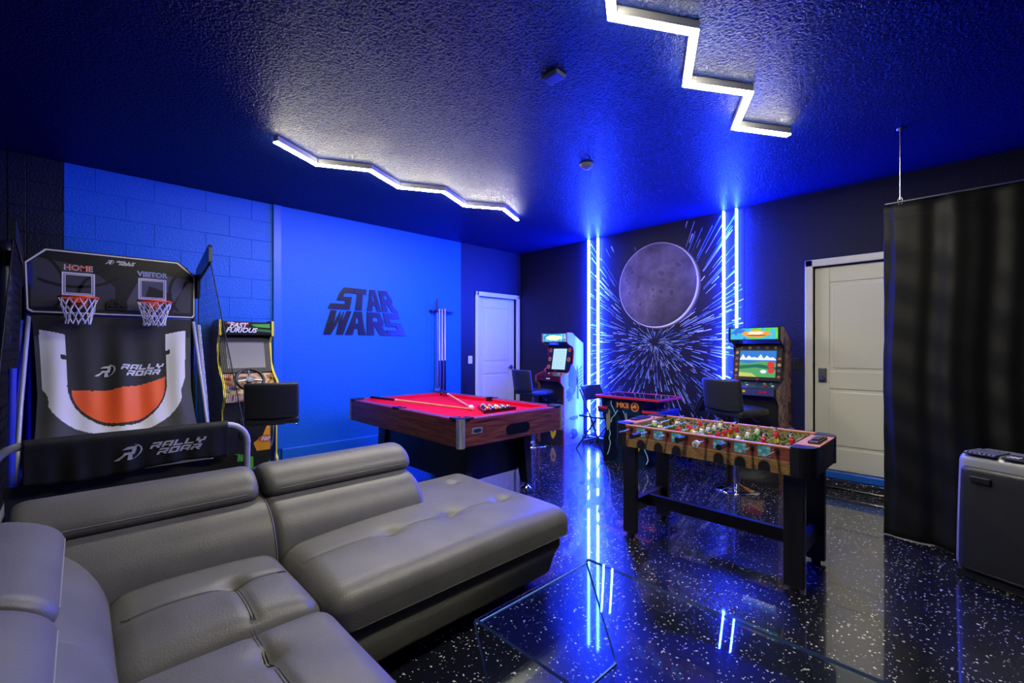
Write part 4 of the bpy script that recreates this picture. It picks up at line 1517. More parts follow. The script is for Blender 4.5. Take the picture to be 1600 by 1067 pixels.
# ------------------------------------------------------------------ STOOLS
def stool(label, x, y, rz, seat_z=0.74):
    r = thing('bar_stool', label, 'bar stool', (x, y, 0), rz, 'swivel bar stools')
    MB().lathe([(0.0, 0.06), (0.03, 0.058), (0.045, 0.045), (0.12, 0.028), (0.19, 0.014), (0.205, 0.006), (0.205, 0.0)], M_chrome, n=36).build('base', r)
    MB().cyl((0, 0, 0.04), (0, 0, 0.36), 0.030, M_chrome, n=18).cyl((0, 0, 0.36), (0, 0, seat_z - 0.05), 0.022, M_chrome, n=16).build('pole', r)
    MB().tube([(0.0, 0.0, 0.30), (0.13, 0.02, 0.30), (0.16, 0.08, 0.30), (0.13, 0.17, 0.30), (-0.13, 0.17, 0.30), (-0.16, 0.08, 0.30), (-0.13, 0.02, 0.30), (0, 0, 0.30)], 0.010, M_chrome, 8).build('footrest', r)
    st_ = MB()
    f = lambda p: (p.x, p.y, p.z + 0.014 * (1 - (p.x / 0.2) ** 2) * (1 if p.z > seat_z else 0))
    st_.rbox(-0.205, 0.205, -0.20, 0.20, seat_z - 0.035, seat_z + 0.035, 0.03, M_stool, 3, f, 8)
    st_.build('seat', r)
    bk_ = MB()
    def fb_(p):
        k = (p.z - seat_z) / 0.33
        return (p.x, p.y - 0.05 * k + 0.03 * (p.x / 0.2) ** 2, p.z)
    bk_.rbox(-0.20, 0.20, -0.235, -0.185, seat_z + 0.02, seat_z + 0.315, 0.024, M_stool, 3, fb_, 8)
    bk_.build('backrest', r)
    MB().tube([(0.03, 0.02, seat_z - 0.045), (0.14, 0.03, seat_z - 0.05), (0.20, 0.03, seat_z - 0.08)], 0.005, M_chrome, 6).build('lever', r)
    MB().rbox(-0.09, 0.09, -0.09, 0.09, seat_z - 0.055, seat_z - 0.033, 0.006, M_satin).build('seat_plate', r)
    return r


# local stool faces +y (backrest at -y)
stool('slate padded bar stool in front of the racing cabinet', 1.06, -4.05, math.radians(72), 0.75)
stool('slate padded bar stool facing the white-sided cabinet near the lever-handled door', 0.985, -0.70, math.radians(-8), 0.735)
stool('slate padded bar stool behind the foosball table, facing the landscape screen', 3.665, -0.73, math.radians(-16), 0.745)


# ------------------------------------------------------------------ UPRIGHT ARCADE CABINETS (front = -y)
UP = [(0.0, 0.0), (-0.43, 0.0), (-0.43, 0.80), (-0.50, 0.87), (-0.50, 0.945), (-0.46, 0.965), (-0.32, 1.005), (-0.265, 1.05), (-0.235, 1.12), (-0.215, 1.30), (-0.235, 1.36), (-0.33, 1.40), (-0.365, 1.43), (-0.365, 1.555), (-0.27, 1.555), (0.0, 1.41)]


def edge_band(mb, prof, x0, x1, m):
    n = len(prof)
    for i in range(n - 1):
        a, b = prof[i], prof[i + 1]
        d = Vector((b[0] - a[0], b[1] - a[1]))
        if d.length < 1e-6:
            continue
        d.normalize()
        nn = Vector((-d.y, d.x)) * 0.004
        mb.raw([(x0, a[0], a[1]), (x1, a[0], a[1]), (x1, b[0], b[1]), (x0, b[0], b[1]), (x0, a[0] + nn.x, a[1] + nn.y), (x1, a[0] + nn.x, a[1] + nn.y), (x1, b[0] + nn.x, b[1] + nn.y), (x0, b[0] + nn.x, b[1] + nn.y)],
               [(0, 1, 2, 3), (7, 6, 5, 4), (0, 4, 5, 1), (3, 2, 6, 7), (0, 3, 7, 4), (1, 5, 6, 2)], m)


def upright(name, label, loc, rz, w, prof, side_m, trim_m, front_m, screen_m, marquee_m, bezel_m, deck_m, deck, scr, marq, scr_w):
    r = thing(name, label, 'arcade cabinet', loc, rz)
    hw = w / 2
    for s in (-1, 1):
        a, b = (hw - 0.018, hw) if s > 0 else (-hw, -hw + 0.018)
        p = MB().prism(prof, 'yz', a, b, side_m).build('side_panel', r)
        e = MB()
        edge_band(e, list(reversed(prof))[0:] if False else prof[1:], a - 0.001, b + 0.001, trim_m)
        e.build('edge_trim', p)
    iw = hw - 0.018
    MB().box(-iw, iw, -0.02, -0.005, 0.0, prof[-1][1] - 0.02, M_blackplastic).build('back_panel', r)
    (dy0, dz0), (dy1, dz1) = deck
    dk = MB().prism([(dy0, dz0), (dy1, dz1), (dy1, dz1 - 0.06), (dy0, dz0 - 0.075)], 'yz', -iw, iw, deck_m).build('control_deck', r)
    fy = prof[1][0] + 0.02
    MB().box(-iw, iw, fy, fy + 0.015, 0.0, dz0 - 0.07, front_m).build('front_panel', r)
    (sy0, sz0), (sy1, sz1) = scr
    t = Vector((0, sy1 - sy0, sz1 - sz0))
    nrm = Vector((0, -(sz1 - sz0), sy1 - sy0)).normalized()
    if nrm.y > 0:
        nrm = -nrm
    bz = MB().raw([(-iw, sy0, sz0), (iw, sy0, sz0), (iw, sy1, sz1), (-iw, sy1, sz1), (-iw, sy0 + .03, sz0), (iw, sy0 + .03, sz0), (iw, sy1 + .03, sz1), (-iw, sy1 + .03, sz1)], [(0, 1, 2, 3), (7, 6, 5, 4), (0, 4, 5, 1), (2, 6, 7, 3)], bezel_m).build('screen_bezel', r)

    def sp(u, v, off=0.002):
        q = Vector((u, sy0, sz0)) + t * v + nrm * off
        return tuple(q)
    sx0, sx1, v0, v1 = scr_w
    sc_ = MB()
    sc_.poly([sp(sx0, v0), sp(sx1, v0), sp(sx1, v1), sp(sx0, v1)], screen_m)
    sco = sc_.build('screen', r, fix=False)
    (my0, mz0, my1, mz1) = marq
    MB().prism([(my0 + 0.004, mz0), (my0 + 0.004, mz1), (-0.2, mz1), (-0.2, mz0 - 0.0)], 'yz', -iw, iw, M_blackplastic).build('marquee_box', r)
    mo = MB().box(-iw + 0.004, iw - 0.004, my0 - 0.002, my0 + 0.004, mz0 + 0.008, mz1 - 0.008, marquee_m).build('marquee', r)
    MB().box(-iw, iw, -0.24, -0.02, prof[-1][1] - 0.03, prof[-1][1] - 0.02, M_blackplastic).build('top_panel', r)

    def dp(x, k, off=0.0):
        nn = Vector((0, -(dz1 - dz0), dy1 - dy0)).normalized()
        if nn.z < 0:
            nn = -nn
        q = Vector((x, dy0 + (dy1 - dy0) * k, dz0 + (dz1 - dz0) * k)) + nn * off
        return tuple(q)
    return r, dk, sco, mo, sp, dp, bz


def joystick(dk, dp, x, k, col):
    j = MB().cyl(dp(x, k), dp(x, k, 0.05), 0.004, M_steel, n=8)
    j.ball(dp(x, k, 0.06), 0.014, col, 10, 7)
    j.build('joystick', dk)


def button(dk, dp, x, k, col, r=0.012):
    MB().cyl(dp(x, k), dp(x, k, 0.010), r, col, n=12).build('button', dk)


RED = mat('red_plastic', S(206, 30, 36), 0.3)
YEL = mat('yellow_plastic', S(238, 196, 40), 0.3)
GRN = mat('green_plastic', S(60, 170, 70), 0.3)
BLU = mat('blue_plastic', S(40, 90, 200), 0.3)
WHI = M_whiteplastic

# --- white-sided cabinet by the lever door
M_lilac = mat('white_lilac_side', S(128, 130, 112), 0.3)
M_marq1 = art_mat('marquee_cyan', [(0.0, S(30, 120, 150)), (0.42, S(60, 170, 190)), (0.55, S(130, 210, 220)), (0.66, S(40, 110, 160))], 12, emit=0.7)
M_scr1 = mat('pale_screen', S(20, 30, 34), 0.1, emit=S(190, 232, 238), power=1.0)
c1, dk, sco, mo, sp, dp, bz = upright('arcade_cabinet', 'white-sided arcade cabinet with purple side art by the lever-handled door', (1.08, -0.02, 0), 0, 0.48, UP, M_lilac, mat('magenta_trim', S(196, 40, 84), 0.35), M_blackplastic, M_scr1, M_marq1, mat('bezel_dark', S(22, 14, 20), 0.35), mat('deck_maroon', S(70, 18, 34), 0.35), ((-0.488, 0.955), (-0.30, 1.005)), ((-0.285, 1.015), (-0.215, 1.385)), (-0.365, 1.425, 0, 1.553), (-0.12, 0.125, 0.06, 0.86))
mb = MB()
mb.poly([(0.15 * math.cos(2 * PI * i / 28), -0.368, 1.489 + 0.032 * math.sin(2 * PI * i / 28) * (1 + 0.18 * (i % 2))) for i in range(28)], mat('marquee_burst', S(80, 80, 60), 0.4, emit=S(255, 240, 180), power=1.3))
mb.poly([(0.19 + 0.012 * math.cos(2 * PI * i / 10), -0.368, 1.51 + 0.012 * math.sin(2 * PI * i / 10)) for i in range(10)], M_whiteplastic)
mb.poly([(0.19 + 0.012 * math.cos(2 * PI * i / 10), -0.368, 1.46 + 0.012 * math.sin(2 * PI * i / 10)) for i in range(10)], RED)
mb.build('marquee_print', mo, fix=False)
mb = MB()
pale = mat('screen_text', S(20, 40, 40), 0.3, emit=S(150, 205, 205), power=1.0)
rg = random.Random(5)
for k in range(9):
    v = 0.14 + k * 0.075
    u = -0.10
    while u < 0.09:
        l_ = rg.uniform(0.015, 0.05)
        mb.poly([sp(u, v, .003), sp(min(u + l_, .11), v, .003), sp(min(u + l_, .11), v + .02, .003), sp(u, v + .02, .003)], pale)
        u += l_ + 0.014
mb.build('screen_text', sco, fix=False)
for (u, v) in ((-0.175, 0.80), (-0.175, 0.45), (-0.18, 0.15), (0.175, 0.82), (0.175, 0.45)):
    mb = MB()
    mb.poly([sp(u + 0.030 * math.cos(2 * PI * i / 12), v + 0.085 * math.sin(2 * PI * i / 12), .002) for i in range(12)], mat('bezel_amber', S(214, 150, 50), 0.4))
    mb.poly([sp(u + 0.017 * math.cos(2 * PI * i / 12), v + 0.05 * math.sin(2 * PI * i / 12), .003) for i in range(12)], mat('bezel_rose', S(190, 60, 60), 0.4))
    mb.build('bezel_print', bz, fix=False)
joystick(dk, dp, -0.13, 0.45, RED)
joystick(dk, dp, 0.06, 0.45, RED)
for x, col in ((-0.07, WHI), (-0.03, RED), (0.11, WHI), (0.15, RED), (0.19, YEL)):
    button(dk, dp, x, 0.5, col)
mb = MB().rbox(-0.04, 0.03, -0.494, -0.489, 0.905, 0.925, 0.002, M_whiteplastic)
mb.build('badge', dk)
mb = MB()
for x in (-0.10, 0.12):
    mb = MB().cyl((x, -0.41, 0.60), (x, -0.425, 0.60), 0.014, M_chrome, n=12)
    mb.build('coin_lock', c1)
# side art (abstract)
sa = MB()
pur, dpur, nav, ink = mat('art_purple', S(40, 24, 32), 0.5), mat('art_violet', S(18, 9, 14), 0.5), mat('art_navy', S(9, 9, 10), 0.5), mat('art_ink', S(28, 26, 44), 0.4)
XS = 0.2412


def SA(pts, m, o=0.0):
    sa.poly([(XS + o, p[0], p[1]) for p in pts], m)


blob = lambda cy, cz, ry, rz_, n=18, seed=0: [(cy + ry * math.cos(2 * PI * i / n) * (1 + 0.16 * math.sin(3 * i + seed)), cz + rz_ * math.sin(2 * PI * i / n) * (1 + 0.12 * math.cos(5 * i + seed))) for i in range(n)]
SA(blob(-0.245, 0.90, 0.10, 0.20, 20, 1), pur)
SA(blob(-0.27, 0.97, 0.045, 0.10, 16, 2), dpur, .0005)
SA(blob(-0.20, 0.86, 0.03, 0.13, 16, 5), dpur, .0005)
SA(blob(-0.31, 0.70, 0.075, 0.10, 18, 3), mat('art_lavender', S(62, 54, 56), 0.5), .0005)
SA(blob(-0.32, 0.70, 0.04, 0.045, 14, 0), nav, .001)
SA([(-0.15, 1.12), (-0.115, 1.02), (-0.11, 0.62), (-0.155, 0.62), (-0.16, 1.0)], nav)
for k in range(7):
    z = 0.72 + k * 0.05
    SA([(-0.105, z), (-0.03, z + 0.05), (-0.03, z + 0.072), (-0.105, z + 0.022)], ink)
for k in range(10):
    z = 0.06 + k * 0.030
    SA([(-0.42, z), (-0.30 + k * 0.02, z + 0.07), (-0.30 + k * 0.02, z + 0.074), (-0.42, z + 0.004)], dpur)
SA(blob(-0.22, 0.36, 0.11, 0.028, 18, 4), dpur, .0005)
for a in ((-0.22, 0.14, 0.08, 0.075), (-0.29, 0.12, 0.03, 0.045)):
    SA(blob(*a, 16, 1), dpur, .0005)
    SA(blob(a[0], a[1], a[2] * .7, a[3] * .7, 16, 1), pur if a[2] > .05 else mat('art_rose', S(190, 110, 130), 0.4), .001)
sa.build('side_print', [p for p in c1.children if p.name.startswith('side_panel')][1], fix=False)
# lower front art glimpsed below the pool table
mb = MB()
mb.poly([(p[0], -0.4305 + 0.02 - 0.001, p[1]) for p in blob(0.02, 0.17, 0.05, 0.10, 16, 2)], YEL)
mb.poly([(p[0], -0.4325 + 0.02 - 0.001, p[1]) for p in blob(0.02, 0.19, 0.02, 0.035, 12, 1)], M_blackplastic)
mb.build('front_print', [p for p in c1.children if p.name.startswith('front_panel')][0], fix=False)

# --- cabinet with landscape screen, right of the mural
M_side2 = art_mat('side_art_warm', [(0.0, S(60, 50, 60)), (0.38, S(120, 90, 70)), (0.45, S(206, 150, 84)), (0.52, S(232, 206, 170)), (0.57, S(170, 84, 56)), (0.62, S(60, 90, 130)), (0.70, S(140, 180, 200))], 7, stretch=(1, 1.3, 0.8))
M_marq2 = art_mat('marquee_green', [(0.0, S(40, 110, 200)), (0.40, S(60, 170, 210)), (0.5, S(90, 190, 70)), (0.62, S(130, 210, 60)), (0.75, S(40, 120, 180))], 5, emit=0.8)
M_scr2 = mat('landscape_sky', S(10, 20, 40), 0.1, emit=S(60, 130, 220), power=1.0)
c2, dk, sco, mo, sp, dp, bz = upright('arcade_cabinet', 'dark arcade cabinet with bright landscape screen right of the mural', (3.705, -0.02, 0), 0, 0.48, UP, M_side2, mat('black_trim', S(26, 24, 30), 0.35), M_blackplastic, M_scr2, M_marq2, mat('bezel_navy', S(12, 14, 26), 0.35), mat('deck_navy', S(24, 28, 60), 0.35), ((-0.488, 0.955), (-0.30, 1.005)), ((-0.285, 1.015), (-0.215, 1.385)), (-0.365, 1.425, 0, 1.553), (-0.17, 0.17, 0.10, 0.82))
mb = MB()
em = lambda n, c, p=1.0: mat(n, S(10, 10, 10), 0.2, emit=c, power=p)
green, dgreen, snow, yell, redd = em('scr_green', S(90, 170, 110)), em('scr_dark_green', S(30, 110, 90)), em('scr_snow', S(235, 245, 255)), em('scr_yellow', S(200, 210, 110)), em('scr_red', S(220, 60, 60))
q = lambda u, v, o=.003: sp(u, v, o)
mb.poly([q(-.17, .10), q(.17, .10), q(.17, .48), q(.05, .54), q(-.08, .47), q(-.17, .50)], green)
mb.poly([q(-.17, .30, .0034), q(-.02, .36, .0034), q(.17, .30, .0034), q(.17, .38, .0034), q(.02, .45, .0034), q(-.17, .40, .0034)], dgreen)
mb.poly([q(-.17, .10, .0034), q(.0, .10, .0034), q(-.05, .2, .0034), q(-.17, .22, .0034)], yell)
pk = [(-.17, .58)] + [(-.17 + .34 * i / 12, .58 + (0.15 if i % 2 else 0.05) * (0.7 + 0.3 * math.sin(i * 2.1))) for i in range(1, 12)] + [(.17, .58)]
for a, b in zip(pk, pk[1:]):
    mb.poly([q(a[0], .56, .0038), q(b[0], .56, .0038), q(b[0], b[1], .0038), q(a[0], a[1], .0038)], snow)
for (u, v, a, b) in ((.125, .44, .035, .09), (.13, .28, .03, .08)):
    mb.poly([q(u + a * math.cos(2 * PI * i / 14), v + b * math.sin(2 * PI * i / 14), .0042) for i in range(14)], redd)
mb.poly([q(.06 + .03 * math.cos(2 * PI * i / 12), .25 + .05 * math.sin(2 * PI * i / 12), .0042) for i in range(12)], snow)
mb.build('screen_picture', sco, fix=False)
mb = MB()
mb.poly([(p[0], -0.3682, p[1]) for p in blob(0.02, 1.488, 0.13, 0.034, 26, 2)], em('marquee_orange', S(240, 160, 70), 1.1))
mb.poly([(p[0], -0.3688, p[1]) for p in blob(0.02, 1.494, 0.075, 0.018, 22, 4)], em('marquee_cream', S(250, 235, 200), 1.1))
mb.poly([(p[0], -0.3688, p[1]) for p in blob(0.03, 1.472, 0.09, 0.007, 20, 1)], em('marquee_red', S(210, 60, 40), 1.0))
mb.build('marquee_print', mo, fix=False)
mb = MB()
rg = random.Random(11)
bcol = [mat('bez_a', S(190, 90, 60), 0.4), mat('bez_b', S(210, 170, 120), 0.4), mat('bez_c', S(120, 90, 150), 0.4)]
for k in range(14):
    if k < 5:
        u, v = -0.16 + k * 0.08, 0.90
    else:
        u, v = (-0.20 if k % 2 else 0.20), 0.12 + 0.16 * ((k - 5) // 2)
    mb = MB()
    mb.poly([sp(u + 0.018 * math.cos(2 * PI * i / 8) * rg.uniform(.7, 1.1), v + 0.045 * math.sin(2 * PI * i / 8) * rg.uniform(.7, 1.1), .002) for i in range(8)], bcol[k % 3])
    mb.build('bezel_print', bz, fix=False)
joystick(dk, dp, -0.15, 0.45, RED)
joystick(dk, dp, 0.05, 0.45, RED)
for i, x in enumerate((-0.10, -0.07, -0.04, 0.10, 0.13, 0.16, 0.19)):
    button(dk, dp, x, 0.35 + 0.3 * (i % 2), (RED, GRN, WHI, YEL)[i % 4])
mb = MB()
mb.poly([(-0.22, -0.4895, 0.885), (0.22, -0.4895, 0.885), (0.22, -0.4895, 0.95), (-0.22, -0.4895, 0.95)], mat('deck_front_print', S(60, 66, 130), 0.4))
for x, c_ in ((-0.05, YEL), (0.10, RED), (0.14, RED)):
    mb.poly([(p[0], -0.4902, p[1]) for p in blob(x, 0.92, 0.016, 0.014, 10, 1)], c_)
mb.build('deck_print', dk, fix=False)
mb = MB()
fp = [p for p in c2.children if p.name.startswith('front_panel')][0]
mb.poly([(-0.10, -0.412, 0.16), (0.10, -0.412, 0.16), (0.10, -0.412, 0.26), (-0.10, -0.412, 0.26)], mat('front_tan', S(196, 160, 80), 0.4))
mb.poly([(p[0], -0.413, p[1]) for p in blob(0.0, 0.27, 0.09, 0.03, 14, 1)], RED)
mb.build('front_print', fp, fix=False)

# --- racing cabinet on the blue wall
RP = [(0.0, 0.0), (-0.46, 0.0), (-0.46, 0.26), (-0.42, 0.30), (-0.42, 0.78), (-0.50, 0.90), (-0.46, 1.02), (-0.34, 1.10), (-0.25, 1.20), (-0.22, 1.40), (-0.26, 1.46), (-0.31, 1.47), (-0.31, 1.61), (-0.20, 1.615), (0.0, 1.60)]
M_rside = mat('racing_side', S(20, 20, 24), 0.35)
M_wood_deck = art_mat('racing_deck_print', [(0.0, S(150, 96, 50)), (0.45, S(206, 170, 120)), (0.55, S(214, 190, 150)), (0.66, S(150, 60, 40))], 7)
c3, dk, sco, mo, sp, dp, bz = upright('racing_arcade_cabinet', 'racing arcade cabinet with steering wheel and yellow edges on the blue wall', (0.03, -4.075, 0), PI / 2, 0.47, RP, M_rside, mat('yellow_trim', S(236, 220, 60), 0.4), M_blackplastic, mat('reflection_grey_screen', S(128, 128, 122), 0.22, spec=0.6), mat('marquee_black', S(16, 16, 18), 0.3), M_blackplastic, M_wood_deck, ((-0.49, 0.92), (-0.335, 1.10)), ((-0.31, 1.11), (-0.215, 1.465)), (-0.31, 1.475, 0, 1.60), (-0.165, 0.165, 0.12, 0.84))  # screen is off; its pale reflection is put into the grey base colour
mb = MB()
Y_ = -0.3125
mb.poly([(-0.02, Y_, 1.575), (0.20, Y_, 1.585), (0.20, Y_, 1.545), (0.10, Y_, 1.55)], mat('marquee_lime', S(70, 170, 60), 0.4))
mb.poly([(-0.20, Y_, 1.585), (0.0, Y_, 1.588), (0.06, Y_, 1.565), (-0.12, Y_, 1.565)], mat('marquee_rust', S(170, 70, 40), 0.4))
mb.poly([(0.09, Y_ - .0004, 1.535), (0.21, Y_ - .0004, 1.525), (0.21, Y_ - .0004, 1.50), (0.05, Y_ - .0004, 1.515)], mat('marquee_moss', S(50, 120, 50), 0.4))
put_text(mb, 'THE', M_white_ink, (-0.145, Y_ - .0008, 1.578), (1, 0, 0), (0, 0, 1), width=0.045, shear=0.3, bold=0.02)
put_text(mb, 'FAST', M_white_ink, (-0.07, Y_ - .0012, 1.543), (1, 0, 0), (0, 0, 1), width=0.16, shear=0.35, bold=0.03)
put_text(mb, 'AND THE', M_white_ink, (-0.06, Y_ - .0012, 1.533), (1, 0, 0), (0, 0, 1), width=0.07, shear=0.3, bold=0.01)
put_text(mb, 'FURIOUS', M_white_ink, (-0.045, Y_ - .0012, 1.497), (1, 0, 0), (0, 0, 1), width=0.27, shear=0.35, bold=0.03)
mb.build('lettering', mo, fix=False)
# steering wheel
ctr_ = Vector(dp(-0.02, 0.42, 0.085))
nn = Vector((0, -0.80, 0.60)).normalized()
ax = Vector((1, 0, 0))
ay = nn.cross(ax)
sw = MB()
sw.tube([tuple(ctr_ + (ax * math.cos(2 * PI * i / 32) + ay * math.sin(2 * PI * i / 32)) * 0.115) for i in range(32)], 0.015, M_blackplastic, 10, closed=True)
swo = sw.build('steering_wheel', c3)
for a in (math.radians(10), math.radians(170), math.radians(270)):
    p = ctr_ + (ax * math.cos(a) + ay * math.sin(a) * (-1)) * 0.108
    MB().cyl(tuple(ctr_), tuple(p), 0.013, M_steel, 0.009, 8).build('spoke', swo)
MB().cyl(tuple(ctr_ + nn * 0.012), tuple(ctr_ - nn * 0.012), 0.034, mat('hub_grey', S(120, 120, 122), 0.5), n=20).build('hub', swo)
MB().cyl(tuple(ctr_), tuple(ctr_ - nn * 0.10), 0.018, M_blackplastic, n=12).build('column', swo)
button(dk, dp, -0.17, 0.75, RED, 0.018)
button(dk, dp, -0.165, 0.28, BLU, 0.016)
button(dk, dp, -0.19, 0.12, GRN, 0.012)
button(dk, dp, 0.19, 0.72, M_blackplastic, 0.012)
mb = MB()
fp = [p for p in c3.children if p.name.startswith('front_panel')][0]
Yf = -0.441
gold, lime, rust = mat('front_gold', S(232, 160, 40), 0.4), mat('front_lime', S(90, 190, 50), 0.4), mat('front_rust', S(206, 96, 40), 0.4)
mb.poly([(0.05, Yf, 0.36), (0.21, Yf, 0.36), (0.21, Yf, 0.62), (0.14, Yf, 0.60), (0.10, Yf, 0.50), (0.02, Yf, 0.44)], gold)
mb.poly([(p[0], Yf - .0006, p[1]) for p in [(0.13 + 0.07 * math.cos(2 * PI * i / 20), 0.47 + 0.035 * math.sin(2 * PI * i / 20)) for i in range(20)]], rust)
put_text(mb, 'F&F', M_white_ink, (0.13, Yf - .0012, 0.452), (1, 0, 0), (0, 0, 1), width=0.09, shear=0.3, bold=0.04)
mb.poly([(-0.20, Yf, 0.26), (-0.12, Yf, 0.36), (0.02, Yf, 0.31), (0.02, Yf, 0.14), (-0.10, Yf, 0.10)], lime)
mb.poly([(p[0], Yf - .0006, p[1]) for p in blob(-0.09, 0.24, 0.05, 0.05, 14, 1)], M_blackplastic)
mb.poly([(0.06, Yf, 0.12), (0.18, Yf, 0.28), (0.20, Yf, 0.30), (0.20, Yf, 0.18)], lime)
mb.poly([(-0.215, Yf, 0.10), (-0.20, Yf, 0.34), (-0.21, Yf, 0.36)], rust)
mb.build('front_print', fp, fix=False)
cd = MB().rbox(-0.10, 0.06, -0.452, -0.436, 0.50, 0.68, 0.006, M_satin).build('coin_door', c3)
for x in (-0.06, 0.02):
    MB().rbox(x - 0.012, x + 0.012, -0.458, -0.45, 0.60, 0.65, 0.003, M_blackplastic).build('coin_slot', cd)
MB().rbox(-0.03, 0.05, -0.50, -0.46, 0.0, 0.04, 0.006, M_satin).build('pedal', c3)

# ------------------------------------------------------------------ HEAD TO HEAD CABINET (table height)
hh = thing('cocktail_arcade_table', 'low two-player arcade table with red trim below the mural', 'arcade table', (2.475, -0.50, 0))
M_hside = art_mat('cocktail_side_art', [(0.0, S(8, 16, 26)), (0.5, S(14, 40, 60)), (0.62, S(10, 20, 40))], 3, rough=0.3)
M_redtrim = mat('red_trim', S(206, 40, 60), 0.35)
bp = [(-0.33, 0.0), (0.22, 0.0), (0.22, 0.30), (0.17, 0.40), (0.20, 0.54), (0.24, 0.76), (-0.36, 0.76), (-0.34, 0.56), (-0.30, 0.45), (-0.30, 0.36), (-0.33, 0.28)]
hb = MB().prism(bp, 'xz', -0.22, 0.22, M_hside).build('body', hh)
tp = MB().box(-0.405, 0.405, -0.25, 0.25, 0.765, 0.782, mat('smoked_top', S(12, 14, 24), 0.05, spec=0.7)).build('glass_top', hh)
e = MB()
for x0, x1, y0, y1 in ((-0.415, 0.415, -0.262, -0.25), (-0.415, 0.415, 0.25, 0.262), (-0.415, -0.405, -0.25, 0.25), (0.405, 0.415, -0.25, 0.25)):
    e.rbox(x0, x1, y0, y1, 0.758, 0.786, 0.003, M_redtrim)
e.build('edge_trim', tp)
for s in (-1, 1):
    x0, x1 = (0.20, 0.40) if s > 0 else (-0.40, -0.26)
    cp = MB().rbox(x0, x1, -0.24, 0.24, 0.575, 0.645, 0.008, mat('control_panel_navy', S(30, 36, 90), 0.35)).build('control_panel', hh)
    MB().rbox(x0 - 0.002, x1 + 0.002, -0.246, -0.238, 0.62, 0.65, 0.003, M_redtrim).build('edge_trim', cp)
    xm = x0 + 0.6 * (x1 - x0) if s > 0 else x0 + 0.4 * (x1 - x0)
    MB().cyl((xm, -0.12, 0.645), (xm, -0.12, 0.69), 0.004, M_steel, n=8).ball((xm, -0.12, 0.70), 0.014, RED, 10, 7).build('joystick', cp)
    for k in range(5):
        MB().cyl((xm + 0.03 * (k % 2) * s, -0.03 + 0.035 * k, 0.645), (xm + 0.03 * (k % 2) * s, -0.03 + 0.035 * k, 0.655), 0.012, (YEL, RED, WHI, YEL, RED)[k], n=12).build('button', cp)
mb = MB()
Y_ = -0.2212
put_text(mb, 'MKII', mat('amber_ink', S(250, 170, 60), 0.4), (-0.065, Y_ - .001, 0.655), (1, 0, 0), (0, 0, 1), width=0.15, bold=0.015)
put_text(mb, 'MKII', mat('crimson_ink', S(170, 40, 20), 0.4), (-0.065, Y_ - .0005, 0.652), (1, 0, 0), (0, 0, 1), width=0.163, bold=0.045)
for i in range(20):
    a0, a1 = 2 * PI * i / 20, 2 * PI * (i + 1) / 20
    mb.poly([(0.095 + r_ * math.cos(q_), Y_ - .001, 0.675 + r_ * math.sin(q_)) for r_, q_ in ((0.040, a0), (0.052, a0), (0.052, a1), (0.040, a1))], mat('emblem_amber', S(236, 140, 50), 0.4))
mb.poly([(0.095 + a, Y_ - .001, 0.675 + b) for a, b in ((-.04, 0), (-.01, .02), (.01, .035), (.02, .01), (.04, .0), (.015, -.005), (.02, -.03), (-.005, -.012), (-.03, -.02))], mat('emblem_amber', S(236, 140, 50), 0.4))
bolt = mat('lightning_ink', S(190, 236, 245), 0.4)
rg = random.Random(21)


def lightning(x, z, dx, dz, n, w):
    for k in range(n):
        x2, z2 = x + dx + rg.uniform(-.03, .03), z + dz
        mb.poly([(x - w, Y_ - .0006, z), (x + w, Y_ - .0006, z), (x2 + w, Y_ - .0006, z2), (x2 - w, Y_ - .0006, z2)], bolt)
        x, z = x2, z2


lightning(-0.22, 0.73, 0.02, -0.05, 3, 0.004)
lightning(-0.13, 0.62, -0.03, -0.05, 3, 0.004)
lightning(-0.06, 0.62, 0.01, -0.05, 3, 0.004)
lightning(-0.02, 0.60, 0.03, -0.05, 3, 0.003)
lightning(-0.24, 0.38, 0.005, -0.05, 6, 0.004)
mb.poly([(p[0], Y_ - .0006, p[1]) for p in blob(-0.26, 0.50, 0.03, 0.14, 18, 2)], mat('art_olive', S(130, 136, 100), 0.4))
mb.poly([(p[0], Y_ - .0006, p[1]) for p in blob(0.10, 0.19, 0.055, 0.09, 18, 4)], mat('art_gold', S(222, 190, 50), 0.4))
mb.poly([(p[0], Y_ - .001, p[1]) for p in blob(0.12, 0.16, 0.03, 0.05, 14, 1)], M_blackplastic)
lightning(0.17, 0.30, 0.004, -0.05, 5, 0.005)
lightning(0.03, 0.20, 0.02, -0.03, 3, 0.005)
mb.build('side_print', hb, fix=False)


